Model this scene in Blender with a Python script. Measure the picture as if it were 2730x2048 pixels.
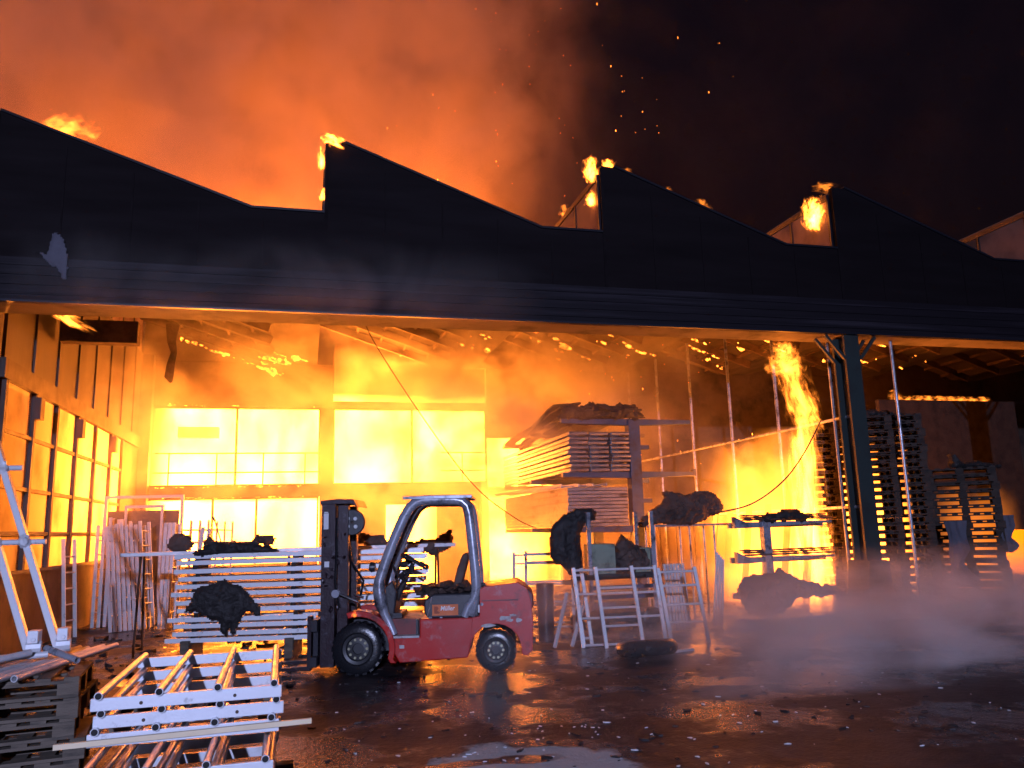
import bpy, bmesh, math, random
from mathutils import Vector, Matrix, noise as mnoise

# ------------------------------------------------------------------ scene, camera, world, lights
S = bpy.context.scene
for o in list(bpy.data.objects):
    bpy.data.objects.remove(o)
COL = S.collection
S.render.engine = 'CYCLES'
S.render.resolution_x, S.render.resolution_y = 1024, 768
S.view_settings.view_transform = 'Standard'
S.view_settings.look = 'None'
S.view_settings.exposure = 0.0
S.view_settings.gamma = 1.0
S.view_settings.use_curve_mapping = False
cy = S.cycles
cy.use_denoising = True
cy.max_bounces = 6
cy.diffuse_bounces = 2
cy.glossy_bounces = 3
cy.transmission_bounces = 3
cy.transparent_max_bounces = 12
cy.volume_bounces = 1
cy.volume_step_rate = 1.6
cy.volume_max_steps = 80
cy.sample_clamp_indirect = 4.0
cy.sample_clamp_direct = 0.0
cy.use_adaptive_sampling = True
cy.adaptive_threshold = 0.02
cy.caustics_reflective = False
cy.caustics_refractive = False

cam_d = bpy.data.cameras.new('camera')
cam = bpy.data.objects.new('camera', cam_d)
COL.objects.link(cam)
right = Vector((0.96846127, -0.24763486, -0.02756352))
up = Vector((-0.01823622, -0.1807735, 0.98335568))
fwd = Vector((0.2484959, 0.95183923, 0.17958805))
m = Matrix((right, up, -fwd)).transposed().to_4x4()
m.translation = Vector((0, 0, 1.7))
cam.matrix_world = m
cam_d.sensor_width = 36
cam_d.lens = 27.906
cam_d.clip_start = 0.05
cam_d.clip_end = 600
S.camera = cam

FIRE = (1.0, 0.235, 0.022)       # colour of the fire's light


def lamp(name, kind, loc, power, color, radius=0.2, rot=None, **kw):
    d = bpy.data.lights.new(name, kind)
    d.energy = power
    d.color = color
    d.shadow_soft_size = radius
    for k, v in kw.items():
        setattr(d, k, v)
    o = bpy.data.objects.new(name, d)
    COL.objects.link(o)
    o.location = loc
    if rot is not None:
        o.rotation_euler = rot
    return o


world = bpy.data.worlds.new('World')
S.world = world
world.use_nodes = True
wn = world.node_tree.nodes
wl = world.node_tree.links
sky = wn.new('ShaderNodeTexSky')
sky.sky_type = 'NISHITA'
sky.sun_disc = False
sky.sun_elevation = math.radians(-3)
sky.sun_rotation = math.radians(200)
wn['Background'].inputs['Strength'].default_value = 0.07
tint = wn.new('ShaderNodeMix')
tint.data_type = 'RGBA'
tint.blend_type = 'MULTIPLY'
tint.inputs[0].default_value = 1.0
tint.inputs[7].default_value = (1.0, 0.62, 1.0, 1)
wl.new(sky.outputs['Color'], tint.inputs[6])
wl.new(tint.outputs[2], wn['Background'].inputs['Color'])

# the fire brigade's cold floodlight, on the engine behind the photographer
lamp('floodlight', 'POINT', (-2.0, -13.0, 5.5), 16500, (0.54, 0.61, 1.0), 0.12)
# the fires' own light
lamp('fire_light_window_room', 'POINT', (-3.3, 25.2, 3.8), 1900, FIRE, 0.6)
lamp('fire_light_window_room', 'POINT', (3.2, 25.2, 3.8), 3500, FIRE, 0.6)
lamp('fire_light_loft', 'POINT', (2.9, 24.6, 6.3), 1500, FIRE, 0.5)
lamp('fire_light_behind_rack', 'POINT', (6.3, 22.3, 2.6), 1900, FIRE, 0.5)
lamp('fire_light_partition', 'POINT', (9.0, 17.4, 1.8), 420, FIRE, 0.4)
lamp('fire_light_pallets', 'POINT', (12.2, 15.2, 1.2), 700, FIRE, 0.4)
lamp('fire_light_side_room', 'POINT', (-6.2, 17.8, 2.7), 3000, FIRE, 0.5)
lamp('fire_light_side_room', 'POINT', (-6.0, 20.3, 2.8), 3600, FIRE, 0.5)
lamp('fire_light_roof', 'POINT', (-1.5, 27.0, 11.0), 3300, FIRE, 0.6)
lamp('fire_light_roof', 'POINT', (3.2, 25.5, 10.0), 2500, FIRE, 0.6)
lamp('fire_light_roof', 'POINT', (-10.0, 28.0, 11.0), 1900, FIRE, 0.6)


# ------------------------------------------------------------------ helpers
class MB:
    def __init__(s):
        s.V, s.F = [], []

    def add(s, vs, fs, M=None):
        b = len(s.V)
        s.V += [tuple(M @ Vector(v)) if M else tuple(v) for v in vs]
        s.F += [tuple(b + i for i in f) for f in fs]
        return s

    def box(s, c, d, M=None):
        x, y, z = c
        a, b, e = d[0] / 2, d[1] / 2, d[2] / 2
        vs = [(x + i * a, y + j * b, z + k * e) for k in (-1, 1) for j in (-1, 1) for i in (-1, 1)]
        return s.add(vs, [(0, 2, 3, 1), (4, 5, 7, 6), (0, 1, 5, 4), (2, 6, 7, 3), (0, 4, 6, 2), (1, 3, 7, 5)], M)

    def bb(s, x0, x1, y0, y1, z0, z1, M=None):
        return s.box(((x0 + x1) / 2, (y0 + y1) / 2, (z0 + z1) / 2), (abs(x1 - x0), abs(y1 - y0), abs(z1 - z0)), M)

    def bar(s, p0, p1, w, h, up=(0, 0, 1)):
        p0, p1 = Vector(p0), Vector(p1)
        d = p1 - p0
        L = d.length
        d.normalize()
        u = Vector(up)
        if abs(d.dot(u)) > .98:
            u = Vector((0, 1, 0))
        x = d.cross(u).normalized()
        z = x.cross(d)
        M = Matrix((x, d, z)).transposed().to_4x4()
        M.translation = (p0 + p1) / 2
        return s.box((0, 0, 0), (w, L, h), M)

    def tube(s, p0, p1, r, n=10, r2=None, hollow=False):
        p0, p1 = Vector(p0), Vector(p1)
        d = (p1 - p0).normalized()
        u = Vector((0, 0, 1)) if abs(d.z) < .9 else Vector((1, 0, 0))
        x = d.cross(u).normalized()
        y = d.cross(x)
        r2 = r if r2 is None else r2
        rings = [(p0, r), (p1, r2)]
        if hollow:
            rings = [(p0 + d * .1, r * .8), (p0, r * .8), (p0, r), (p1, r2), (p1, r2 * .8), (p1 - d * .1, r2 * .8)]
        vs, fs = [], []
        for c, rr in rings:
            for i in range(n):
                a = 2 * math.pi * i / n
                vs.append(c + x * math.cos(a) * rr + y * math.sin(a) * rr)
        for k in range(len(rings) - 1):
            for i in range(n):
                j = (i + 1) % n
                fs.append((k * n + i, k * n + j, (k + 1) * n + j, (k + 1) * n + i))
        fs.append(tuple(range(n - 1, -1, -1)))
        e = (len(rings) - 1) * n
        fs.append(tuple(range(e, e + n)))
        return s.add(vs, fs)

    def path(s, pts, r, n=8, flat=1.0):
        pts = [Vector(p) for p in pts]
        vs, fs = [], []
        for k, p in enumerate(pts):
            a = pts[max(k - 1, 0)]
            b = pts[min(k + 1, len(pts) - 1)]
            d = (b - a).normalized()
            u = Vector((0, 0, 1)) if abs(d.z) < .9 else Vector((0, 1, 0))
            if n == 4 or flat != 1:
                u = Vector((0, 1, 0)) if abs(d.y) < .9 else Vector((0, 0, 1))
            x = d.cross(u).normalized()
            y = d.cross(x)
            for i in range(n):
                t = 2 * math.pi * (i + .5) / n
                rr = r[k] if isinstance(r, (list, tuple)) else r
                vs.append(p + x * math.cos(t) * rr + y * math.sin(t) * rr * flat)
        for k in range(len(pts) - 1):
            for i in range(n):
                j = (i + 1) % n
                fs.append((k * n + i, k * n + j, (k + 1) * n + j, (k + 1) * n + i))
        fs.append(tuple(range(n - 1, -1, -1)))
        e = (len(pts) - 1) * n
        fs.append(tuple(range(e, e + n)))
        return s.add(vs, fs)

    def prism(s, poly, a, b, plane='xz'):
        n = len(poly)
        f = {'xz': lambda p, t: (p[0], t, p[1]), 'yz': lambda p, t: (t, p[0], p[1]), 'xy': lambda p, t: (p[0], p[1], t)}[plane]
        vs = [f(p, a) for p in poly] + [f(p, b) for p in poly]
        fs = [tuple(range(n)), tuple(range(2 * n - 1, n - 1, -1))]
        fs += [(i, i + n, (i + 1) % n + n, (i + 1) % n) for i in range(n)]
        return s.add(vs, fs)

    def lathe(s, prof, n=24, M=None):
        # profile (r, h) turned about local y axis
        vs, fs = [], []
        for r, h in prof:
            for i in range(n):
                a = 2 * math.pi * i / n
                vs.append((r * math.cos(a), h, r * math.sin(a)))
        for k in range(len(prof) - 1):
            for i in range(n):
                j = (i + 1) % n
                fs.append((k * n + i, k * n + j, (k + 1) * n + j, (k + 1) * n + i))
        return s.add(vs, fs, M)

    def rock(s, c, r, seed, amp=.35, sub=2, freq=1.6, M=None):
        vs, fs = ico(sub)
        out = []
        for v in vs:
            q = v * freq + Vector((seed * 7.3, seed * 3.1, seed * 1.7))
            k = 1 + amp * (mnoise.noise(q) * 1.3 + mnoise.noise(q * 2.3) * .7 + mnoise.noise(q * 5.1) * .45 + mnoise.noise(q * 11) * .22)
            p = Vector((v.x * r[0] * k, v.y * r[1] * k, v.z * r[2] * k))
            if M:
                p = M @ p
            out.append(p + Vector(c))
        return s.add(out, fs)

    def build(s, name, mat, parent=None, smooth=False, bevel=0, angle=35):
        me = bpy.data.meshes.new(name)
        me.from_pydata(s.V, [], s.F)
        bm = bmesh.new()
        bm.from_mesh(me)
        bmesh.ops.recalc_face_normals(bm, faces=bm.faces)
        bm.to_mesh(me)
        bm.free()
        if smooth:
            me.polygons.foreach_set('use_smooth', [True] * len(me.polygons))
            me.set_sharp_from_angle(angle=math.radians(angle))
        me.materials.append(mat)
        o = bpy.data.objects.new(name, me)
        COL.objects.link(o)
        if parent is not None:
            o.parent = parent
        if bevel:
            b = o.modifiers.new('bevel', 'BEVEL')
            b.width = bevel
            b.segments = 2
            b.limit_method = 'ANGLE'
            b.angle_limit = math.radians(40)
        return o


_ico = {}


def ico(sub):
    if sub not in _ico:
        bm = bmesh.new()
        bmesh.ops.create_icosphere(bm, subdivisions=sub, radius=1)
        _ico[sub] = ([v.co.copy() for v in bm.verts], [tuple(v.index for v in f.verts) for f in bm.faces])
        bm.free()
    return _ico[sub]


def tag(o, label=None, cat=None, group=None, kind=None):
    if label:
        o['label'] = label
    if cat:
        o['category'] = cat
    if group:
        o['group'] = group
    if kind:
        o['kind'] = kind
    return o


def thing(name, label, cat, loc=(0, 0, 0), rot=(0, 0, 0), group=None):
    o = bpy.data.objects.new(name, None)
    o.empty_display_size = .1
    COL.objects.link(o)
    o.location = loc
    o.rotation_euler = rot
    return tag(o, label, cat, group)


def copy_tree(o, parent=None):
    c = o.copy()
    COL.objects.link(c)
    c.parent = parent
    for ch in [x for x in o.children]:
        copy_tree(ch, c)
    return c


ORD = 'first second third fourth fifth sixth seventh eighth ninth tenth eleventh twelfth thirteenth fourteenth fifteenth sixteenth seventeenth eighteenth nineteenth twentieth'.split()


def nth(i):
    return ORD[i] if i < 20 else 'twenty-' + ORD[i - 20]


def R(z=0, x=0, y=0):
    return (math.radians(x), math.radians(y), math.radians(z))


# ------------------------------------------------------------------ materials
def mat(name, color, rough=.6, metal=0.0, var=.25, scale=6.0, bump=.0, bscale=40.0, color2=None, dirt=None, dscale=2.0,
        dlo=.5, dhi=.7, stretch=(1, 1, 1), rvar=.15, spec=.5, soot=None):
    """procedural surface: base colour with grain, patches of a second colour (soot, rust, wear) and fine relief"""
    m = bpy.data.materials.new(name)
    m.use_nodes = True
    nt = m.node_tree
    N, L = nt.nodes, nt.links
    b = N['Principled BSDF']
    tc = N.new('ShaderNodeTexCoord')
    oi = N.new('ShaderNodeObjectInfo')
    off = N.new('ShaderNodeVectorMath')
    off.operation = 'MULTIPLY_ADD'
    cmb = N.new('ShaderNodeCombineXYZ')
    L.new(oi.outputs['Random'], cmb.inputs[0])
    L.new(oi.outputs['Random'], cmb.inputs[1])
    L.new(oi.outputs['Random'], cmb.inputs[2])
    L.new(cmb.outputs[0], off.inputs[0])
    off.inputs[1].default_value = (37, 17, 23)
    L.new(tc.outputs['Object'], off.inputs[2])
    mp = N.new('ShaderNodeMapping')
    mp.inputs['Scale'].default_value = stretch
    L.new(off.outputs[0], mp.inputs['Vector'])
    n1 = N.new('ShaderNodeTexNoise')
    n1.inputs['Scale'].default_value = scale
    n1.inputs['Detail'].default_value = 5
    L.new(mp.outputs[0], n1.inputs['Vector'])
    c2 = color2 or tuple(max(0, c * (1 - var)) for c in color)
    c1 = color if color2 else tuple(min(1, c * (1 + var)) for c in color)
    mx = N.new('ShaderNodeMix')
    mx.data_type = 'RGBA'
    mx.inputs[6].default_value = (*c1, 1)
    mx.inputs[7].default_value = (*c2, 1)
    L.new(n1.outputs['Fac'], mx.inputs[0])
    out = mx.outputs[2]
    if dirt:
        n2 = N.new('ShaderNodeTexNoise')
        n2.inputs['Scale'].default_value = dscale
        n2.inputs['Detail'].default_value = 6
        n2.inputs['Roughness'].default_value = .65
        L.new(mp.outputs[0], n2.inputs['Vector'])
        rg = N.new('ShaderNodeMapRange')
        rg.inputs['From Min'].default_value = dlo
        rg.inputs['From Max'].default_value = dhi
        L.new(n2.outputs['Fac'], rg.inputs['Value'])
        mx2 = N.new('ShaderNodeMix')
        mx2.data_type = 'RGBA'
        mx2.inputs[7].default_value = (*dirt, 1)
        L.new(rg.outputs[0], mx2.inputs[0])
        L.new(out, mx2.inputs[6])
        out = mx2.outputs[2]
    if soot:
        n4 = N.new('ShaderNodeTexNoise')
        n4.inputs['Scale'].default_value = soot[1]
        n4.inputs['Detail'].default_value = 7
        n4.inputs['Roughness'].default_value = .7
        L.new(off.outputs[0], n4.inputs['Vector'])
        rg2 = N.new('ShaderNodeMapRange')
        rg2.inputs['From Min'].default_value = soot[2]
        rg2.inputs['From Max'].default_value = soot[3]
        L.new(n4.outputs['Fac'], rg2.inputs['Value'])
        mx3 = N.new('ShaderNodeMix')
        mx3.data_type = 'RGBA'
        mx3.inputs[7].default_value = (*soot[0], 1)
        L.new(rg2.outputs[0], mx3.inputs[0])
        L.new(out, mx3.inputs[6])
        out = mx3.outputs[2]
    L.new(out, b.inputs['Base Color'])
    b.inputs['Metallic'].default_value = metal
    b.inputs['Specular IOR Level'].default_value = spec
    rr = N.new('ShaderNodeMapRange')
    rr.inputs['To Min'].default_value = max(.03, rough - rvar)
    rr.inputs['To Max'].default_value = min(1, rough + rvar)
    L.new(n1.outputs['Fac'], rr.inputs['Value'])
    L.new(rr.outputs[0], b.inputs['Roughness'])
    if bump:
        n3 = N.new('ShaderNodeTexNoise')
        n3.inputs['Scale'].default_value = bscale
        n3.inputs['Detail'].default_value = 4
        L.new(mp.outputs[0], n3.inputs['Vector'])
        bp = N.new('ShaderNodeBump')
        bp.inputs['Strength'].default_value = bump
        bp.inputs['Distance'].default_value = .02
        L.new(n3.outputs['Fac'], bp.inputs['Height'])
        L.new(bp.outputs[0], b.inputs['Normal'])
    return m


ALU = mat('aluminium', (.62, .63, .68), .44, .2, .12, 9, .04, 60, dirt=(.16, .14, .14), dscale=1.6, dlo=.58, dhi=.85, soot=((.06, .055, .055), 7, .60, .78))
ALU_WET = mat('bright_aluminium', (.80, .81, .86), .40, .15, .08, 12, .03, 90, dirt=(.30, .27, .27), dscale=3, dlo=.62, dhi=.9, soot=((.06, .055, .055), 7, .60, .78))
TUBE = mat('tubular_aluminium', (.48, .49, .54), .34, .25, .1, 10, .03, 90, dirt=(.2, .18, .18), dscale=3, dlo=.6, dhi=.9)
FRAME = mat('grey_aluminium', (.56, .57, .62), .40, .22, .1, 10, .03, 90, dirt=(.2, .18, .18), dscale=3, dlo=.6, dhi=.9, soot=((.06, .055, .055), 7, .60, .78))
DIMMED_ALU = mat('dimmed_aluminium', (.30, .30, .33), .42, .5, .2, 9, .04, 60, dirt=(.07, .06, .06), dscale=2.5, dlo=.5, dhi=.75)  # rack load's backlit dimness put into the base colour; random patches are dirt
HOLE = mat('hollow_shade', (.01, .01, .012), .9)
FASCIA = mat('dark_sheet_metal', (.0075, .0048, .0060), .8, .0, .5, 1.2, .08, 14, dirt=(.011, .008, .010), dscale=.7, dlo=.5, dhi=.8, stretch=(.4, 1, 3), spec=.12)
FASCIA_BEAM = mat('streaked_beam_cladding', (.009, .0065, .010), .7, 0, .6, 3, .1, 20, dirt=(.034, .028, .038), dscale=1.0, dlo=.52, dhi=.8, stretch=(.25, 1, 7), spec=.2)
FLASHING = mat('edge_flashing', (.016, .016, .024), .4, .3, .3, 3)
SOFFIT = mat('soffit_boards', (.22, .18, .15), .7, 0, .3, 2, .2, 30, dirt=(.05, .04, .035), dscale=1.2)
ROOF = mat('charred_roof_boards', (.10, .075, .055), .85, 0, .5, 2.5, .4, 20, dirt=(.02, .016, .013), dscale=.8, stretch=(1, .3, 1))
TIMBER = mat('scorched_timber', (.16, .10, .06), .8, 0, .4, 5, .3, 30, dirt=(.02, .015, .012), dscale=1.5)
WALLP = mat('painted_wall_panel', (.055, .036, .025), .65, 0, .2, 1.5, .1, 25, dirt=(.05, .032, .022), dscale=.9, dlo=.45, dhi=.75, stretch=(1, 1, .3))
STEEL_BROWN = mat('oxide_steel', (.055, .032, .024), .6, .2, .4, 4, .1, 30)
STEEL_GREEN = mat('green_painted_steel', (.024, .034, .034), .5, 0, .25, 3, .1, 20, dirt=(.02, .02, .02), dscale=1.5)
CONC = mat('concrete', (.22, .21, .20), .85, 0, .25, 5, .3, 30, dirt=(.05, .045, .045), dscale=1.5)
FOOT = mat('sooted_concrete', (.055, .05, .05), .85, 0, .3, 5, .3, 30)
DADO = mat('sooted_plaster', (.11, .075, .055), .85, 0, .3, 3, .2, 15, dirt=(.03, .022, .02), dscale=1.2)
MASON = mat('plastered_masonry', (.20, .155, .115), .85, 0, .2, 2, .2, 12, dirt=(.08, .06, .05), dscale=.6, dlo=.4, dhi=.7)
BLUE = mat('blue_rack_paint', (.035, .075, .16), .45, .1, .25, 6, dirt=(.03, .025, .025), dscale=2.5)
CHAR = mat('charcoal', (.018, .015, .016), .7, 0, .6, 7, .9, 26, dirt=(.10, .09, .09), dscale=6, dlo=.62, dhi=.8)
CHAR_BROWN = mat('charred_fabric', (.095, .058, .048), .8, 0, .5, 5, .8, 20, dirt=(.015, .012, .012), dscale=3)
RUBBER = mat('black_rubber', (.012, .012, .015), .24, 0, .3, 9, .1, 60)
RED = mat('red_machine_paint', (.46, .016, .012), .34, 0, .12, 4, .05, 50, dirt=(.40, .15, .15), dscale=8, dlo=.55, dhi=.75, soot=((.05, .012, .012), 3.2, .52, .72))
RED_DARK = mat('darker_red', (.17, .018, .016), .45, 0, .3, 5, dirt=(.03, .012, .012), dscale=3)  # deeper red for the step recess, groove and rear grip
CHIP = mat('chipped_paint', (.46, .45, .46), .6, 0, .3, 12, dirt=(.10, .03, .03), dscale=9)
BLACKP = mat('black_machine_paint', (.020, .019, .026), .38, 0, .4, 6, .1, 40, dirt=(.06, .055, .06), dscale=4, dlo=.6, dhi=.8)
MASTM = mat('mast_steel', (.030, .018, .024), .35, .3, .4, 7, .15, 40, dirt=(.10, .095, .12), dscale=8, dlo=.58, dhi=.75)
GUARD = mat('grey_guard_paint', (.36, .37, .44), .28, .35, .2, 5, .04, 40, dirt=(.05, .05, .06), dscale=3, soot=((.03, .028, .03), 6, .55, .75))
CHROME = mat('chromed_rod', (.8, .8, .82), .15, 1.0, .05)
HUB = mat('wheel_hub_paint', (.030, .030, .034), .45, .2, .3, 12, dirt=(.12, .11, .10), dscale=9, dlo=.6, dhi=.8)
BOLT = mat('brass_bolt', (.40, .38, .26), .35, .6, .2)
ORANGE = mat('orange_plate', (.62, .13, .02), .5, 0, .15, 8)
WHITE = mat('white_print', (.75, .75, .76), .6, 0, .08)
DARKPRINT = mat('dark_print', (.30, .05, .012), .6)
LABELW = mat('white_sticker', (.6, .62, .66), .5, 0, .15, 20)
WOOD = mat('weathered_pallet_wood', (.11, .085, .065), .8, 0, .35, 4, .3, 30, dirt=(.04, .035, .03), dscale=2, stretch=(1, 4, 4))
WOOD_BURNT = mat('burnt_pallet_wood', (.034, .022, .017), .85, 0, .5, 4, .4, 30, dirt=(.012, .01, .01), dscale=2)
WOOD_PALE = mat('pale_batten', (.62, .50, .34), .6, 0, .15, 6, .1, 40)
GREENBOX = mat('grey_green_box', (.22, .25, .19), .6, 0, .25, 6, dirt=(.05, .045, .04), dscale=3)
YELLOW = mat('yellow_machine_paint', (.75, .48, .015), .35, 0, .1, 4)
CLOTH = mat('scorched_grey_sheet', (.085, .082, .11), .85, 0, .35, 4, .5, 14)
CABLE = mat('cable_sheath', (.06, .03, .02), .6)
ASH = mat('pale_ash_flake', (.5, .5, .54), .8, 0, .2)
SCRAP = mat('dark_scrap', (.02, .018, .02), .5, 0, .3)


def glass_dirty(name, tint, opacity=.75):
    """sooty wired glass: light soaks through it, with cloudy dirt"""
    m = bpy.data.materials.new(name)
    m.use_nodes = True
    nt = m.node_tree
    N, L = nt.nodes, nt.links
    for n in list(N):
        N.remove(n)
    out = N.new('ShaderNodeOutputMaterial')
    tc = N.new('ShaderNodeTexCoord')
    nz = N.new('ShaderNodeTexNoise')
    nz.inputs['Scale'].default_value = 1.3
    nz.inputs['Detail'].default_value = 6
    geo = N.new('ShaderNodeNewGeometry')
    L.new(geo.outputs['Position'], nz.inputs['Vector'])
    mx = N.new('ShaderNodeMix')
    mx.data_type = 'RGBA'
    mx.inputs[6].default_value = (*tint, 1)
    mx.inputs[7].default_value = (*[c * .35 for c in tint], 1)
    rg = N.new('ShaderNodeMapRange')
    rg.inputs['From Min'].default_value = .45
    rg.inputs['From Max'].default_value = .75
    L.new(nz.outputs['Fac'], rg.inputs['Value'])
    L.new(rg.outputs[0], mx.inputs[0])
    tr = N.new('ShaderNodeBsdfTranslucent')
    df = N.new('ShaderNodeBsdfDiffuse')
    L.new(mx.outputs[2], tr.inputs['Color'])
    L.new(mx.outputs[2], df.inputs['Color'])
    a = N.new('ShaderNodeMixShader')
    a.inputs[0].default_value = .25
    L.new(tr.outputs[0], a.inputs[1])
    L.new(df.outputs[0], a.inputs[2])
    tp = N.new('ShaderNodeBsdfTransparent')
    b = N.new('ShaderNodeMixShader')
    b.inputs[0].default_value = opacity
    L.new(tp.outputs[0], b.inputs[1])
    L.new(a.outputs[0], b.inputs[2])
    L.new(b.outputs[0], out.inputs['Surface'])
    return m


PANE = glass_dirty('sooty_wired_glass', (.80, .72, .62), .92)
NORTHLIGHT = glass_dirty('grimy_rooflight_sheet', (.55, .42, .38), .85)


def flame_volume_material(name, scale=1.0):
    m = bpy.data.materials.new(name)
    m.use_nodes = True
    nt = m.node_tree
    N, L = nt.nodes, nt.links
    for n in list(N):
        N.remove(n)
    out = N.new('ShaderNodeOutputMaterial')
    tc = N.new('ShaderNodeTexCoord')
    oi = N.new('ShaderNodeObjectInfo')
    sep = N.new('ShaderNodeSeparateXYZ')
    L.new(tc.outputs['Object'], sep.inputs[0])

    def mth(op, a, b=None, clamp=False):
        n = N.new('ShaderNodeMath')
        n.operation = op
        n.use_clamp = clamp
        for i, v in enumerate((a, b)):
            if v is None:
                continue
            if isinstance(v, (int, float)):
                n.inputs[i].default_value = v
            else:
                L.new(v, n.inputs[i])
        return n.outputs[0]
    cmb = N.new('ShaderNodeCombineXYZ')
    rnd = mth('MULTIPLY', oi.outputs['Random'], 60)
    L.new(mth('ADD', mth('MULTIPLY', sep.outputs[0], 1.5 * scale), rnd), cmb.inputs[0])
    L.new(mth('ADD', mth('MULTIPLY', sep.outputs[1], 1.5 * scale), rnd), cmb.inputs[1])
    L.new(mth('MULTIPLY', sep.outputs[2], 1.3 * scale), cmb.inputs[2])
    nz = N.new('ShaderNodeTexNoise')
    nz.inputs['Scale'].default_value = 1.0
    nz.inputs['Detail'].default_value = 4
    nz.inputs['Roughness'].default_value = .62
    nz.inputs['Distortion'].default_value = .7
    L.new(cmb.outputs[0], nz.inputs['Vector'])
    r2 = mth('ADD', mth('POWER', sep.outputs[0], 2), mth('POWER', sep.outputs[1], 2))
    r = mth('SQRT', r2)
    # narrower towards the tip
    wid = mth('SUBTRACT', .78, mth('MULTIPLY', mth('ADD', sep.outputs[2], .6), .30))
    e = mth('SUBTRACT', wid, r)
    zf = mth('MULTIPLY', mth('MAXIMUM', mth('SUBTRACT', mth('ABSOLUTE', sep.outputs[2]), .55), 0), 1.6)
    d = mth('SUBTRACT', mth('ADD', mth('MULTIPLY', e, .8), mth('MULTIPLY', mth('SUBTRACT', nz.outputs['Fac'], .5), 2.6)), zf)
    d = mth('MULTIPLY', d, 2.2, True)
    d = mth('POWER', d, 2.2)
    sr = N.new('ShaderNodeSeparateColor')
    L.new(oi.outputs['Color'], sr.inputs[0])
    st = mth('MULTIPLY', mth('MULTIPLY', d, sr.outputs[0]), 100.0)
    em = N.new('ShaderNodeEmission')
    em.inputs['Color'].default_value = (*FIRE, 1)
    L.new(st, em.inputs['Strength'])
    L.new(em.outputs[0], out.inputs['Volume'])
    return m


FLAMEV = flame_volume_material('flame')
FLAMEW = flame_volume_material('wide_flame', 2.2)


def ember_material():
    m = bpy.data.materials.new('burning_ember')
    m.use_nodes = True
    nt = m.node_tree
    N, L = nt.nodes, nt.links
    for n in list(N):
        N.remove(n)
    out = N.new('ShaderNodeOutputMaterial')
    geo = N.new('ShaderNodeNewGeometry')
    nz = N.new('ShaderNodeTexNoise')
    nz.inputs['Scale'].default_value = 9
    nz.inputs['Detail'].default_value = 3
    L.new(geo.outputs['Position'], nz.inputs['Vector'])
    rg = N.new('ShaderNodeMapRange')
    rg.inputs['From Min'].default_value = .35
    rg.inputs['From Max'].default_value = .65
    rg.inputs['To Min'].default_value = .5
    rg.inputs['To Max'].default_value = 11
    L.new(nz.outputs['Fac'], rg.inputs['Value'])
    em = N.new('ShaderNodeEmission')
    em.inputs['Color'].default_value = (*FIRE, 1)
    L.new(rg.outputs[0], em.inputs['Strength'])
    L.new(em.outputs[0], out.inputs['Surface'])
    return m


EMBER = ember_material()


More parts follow.
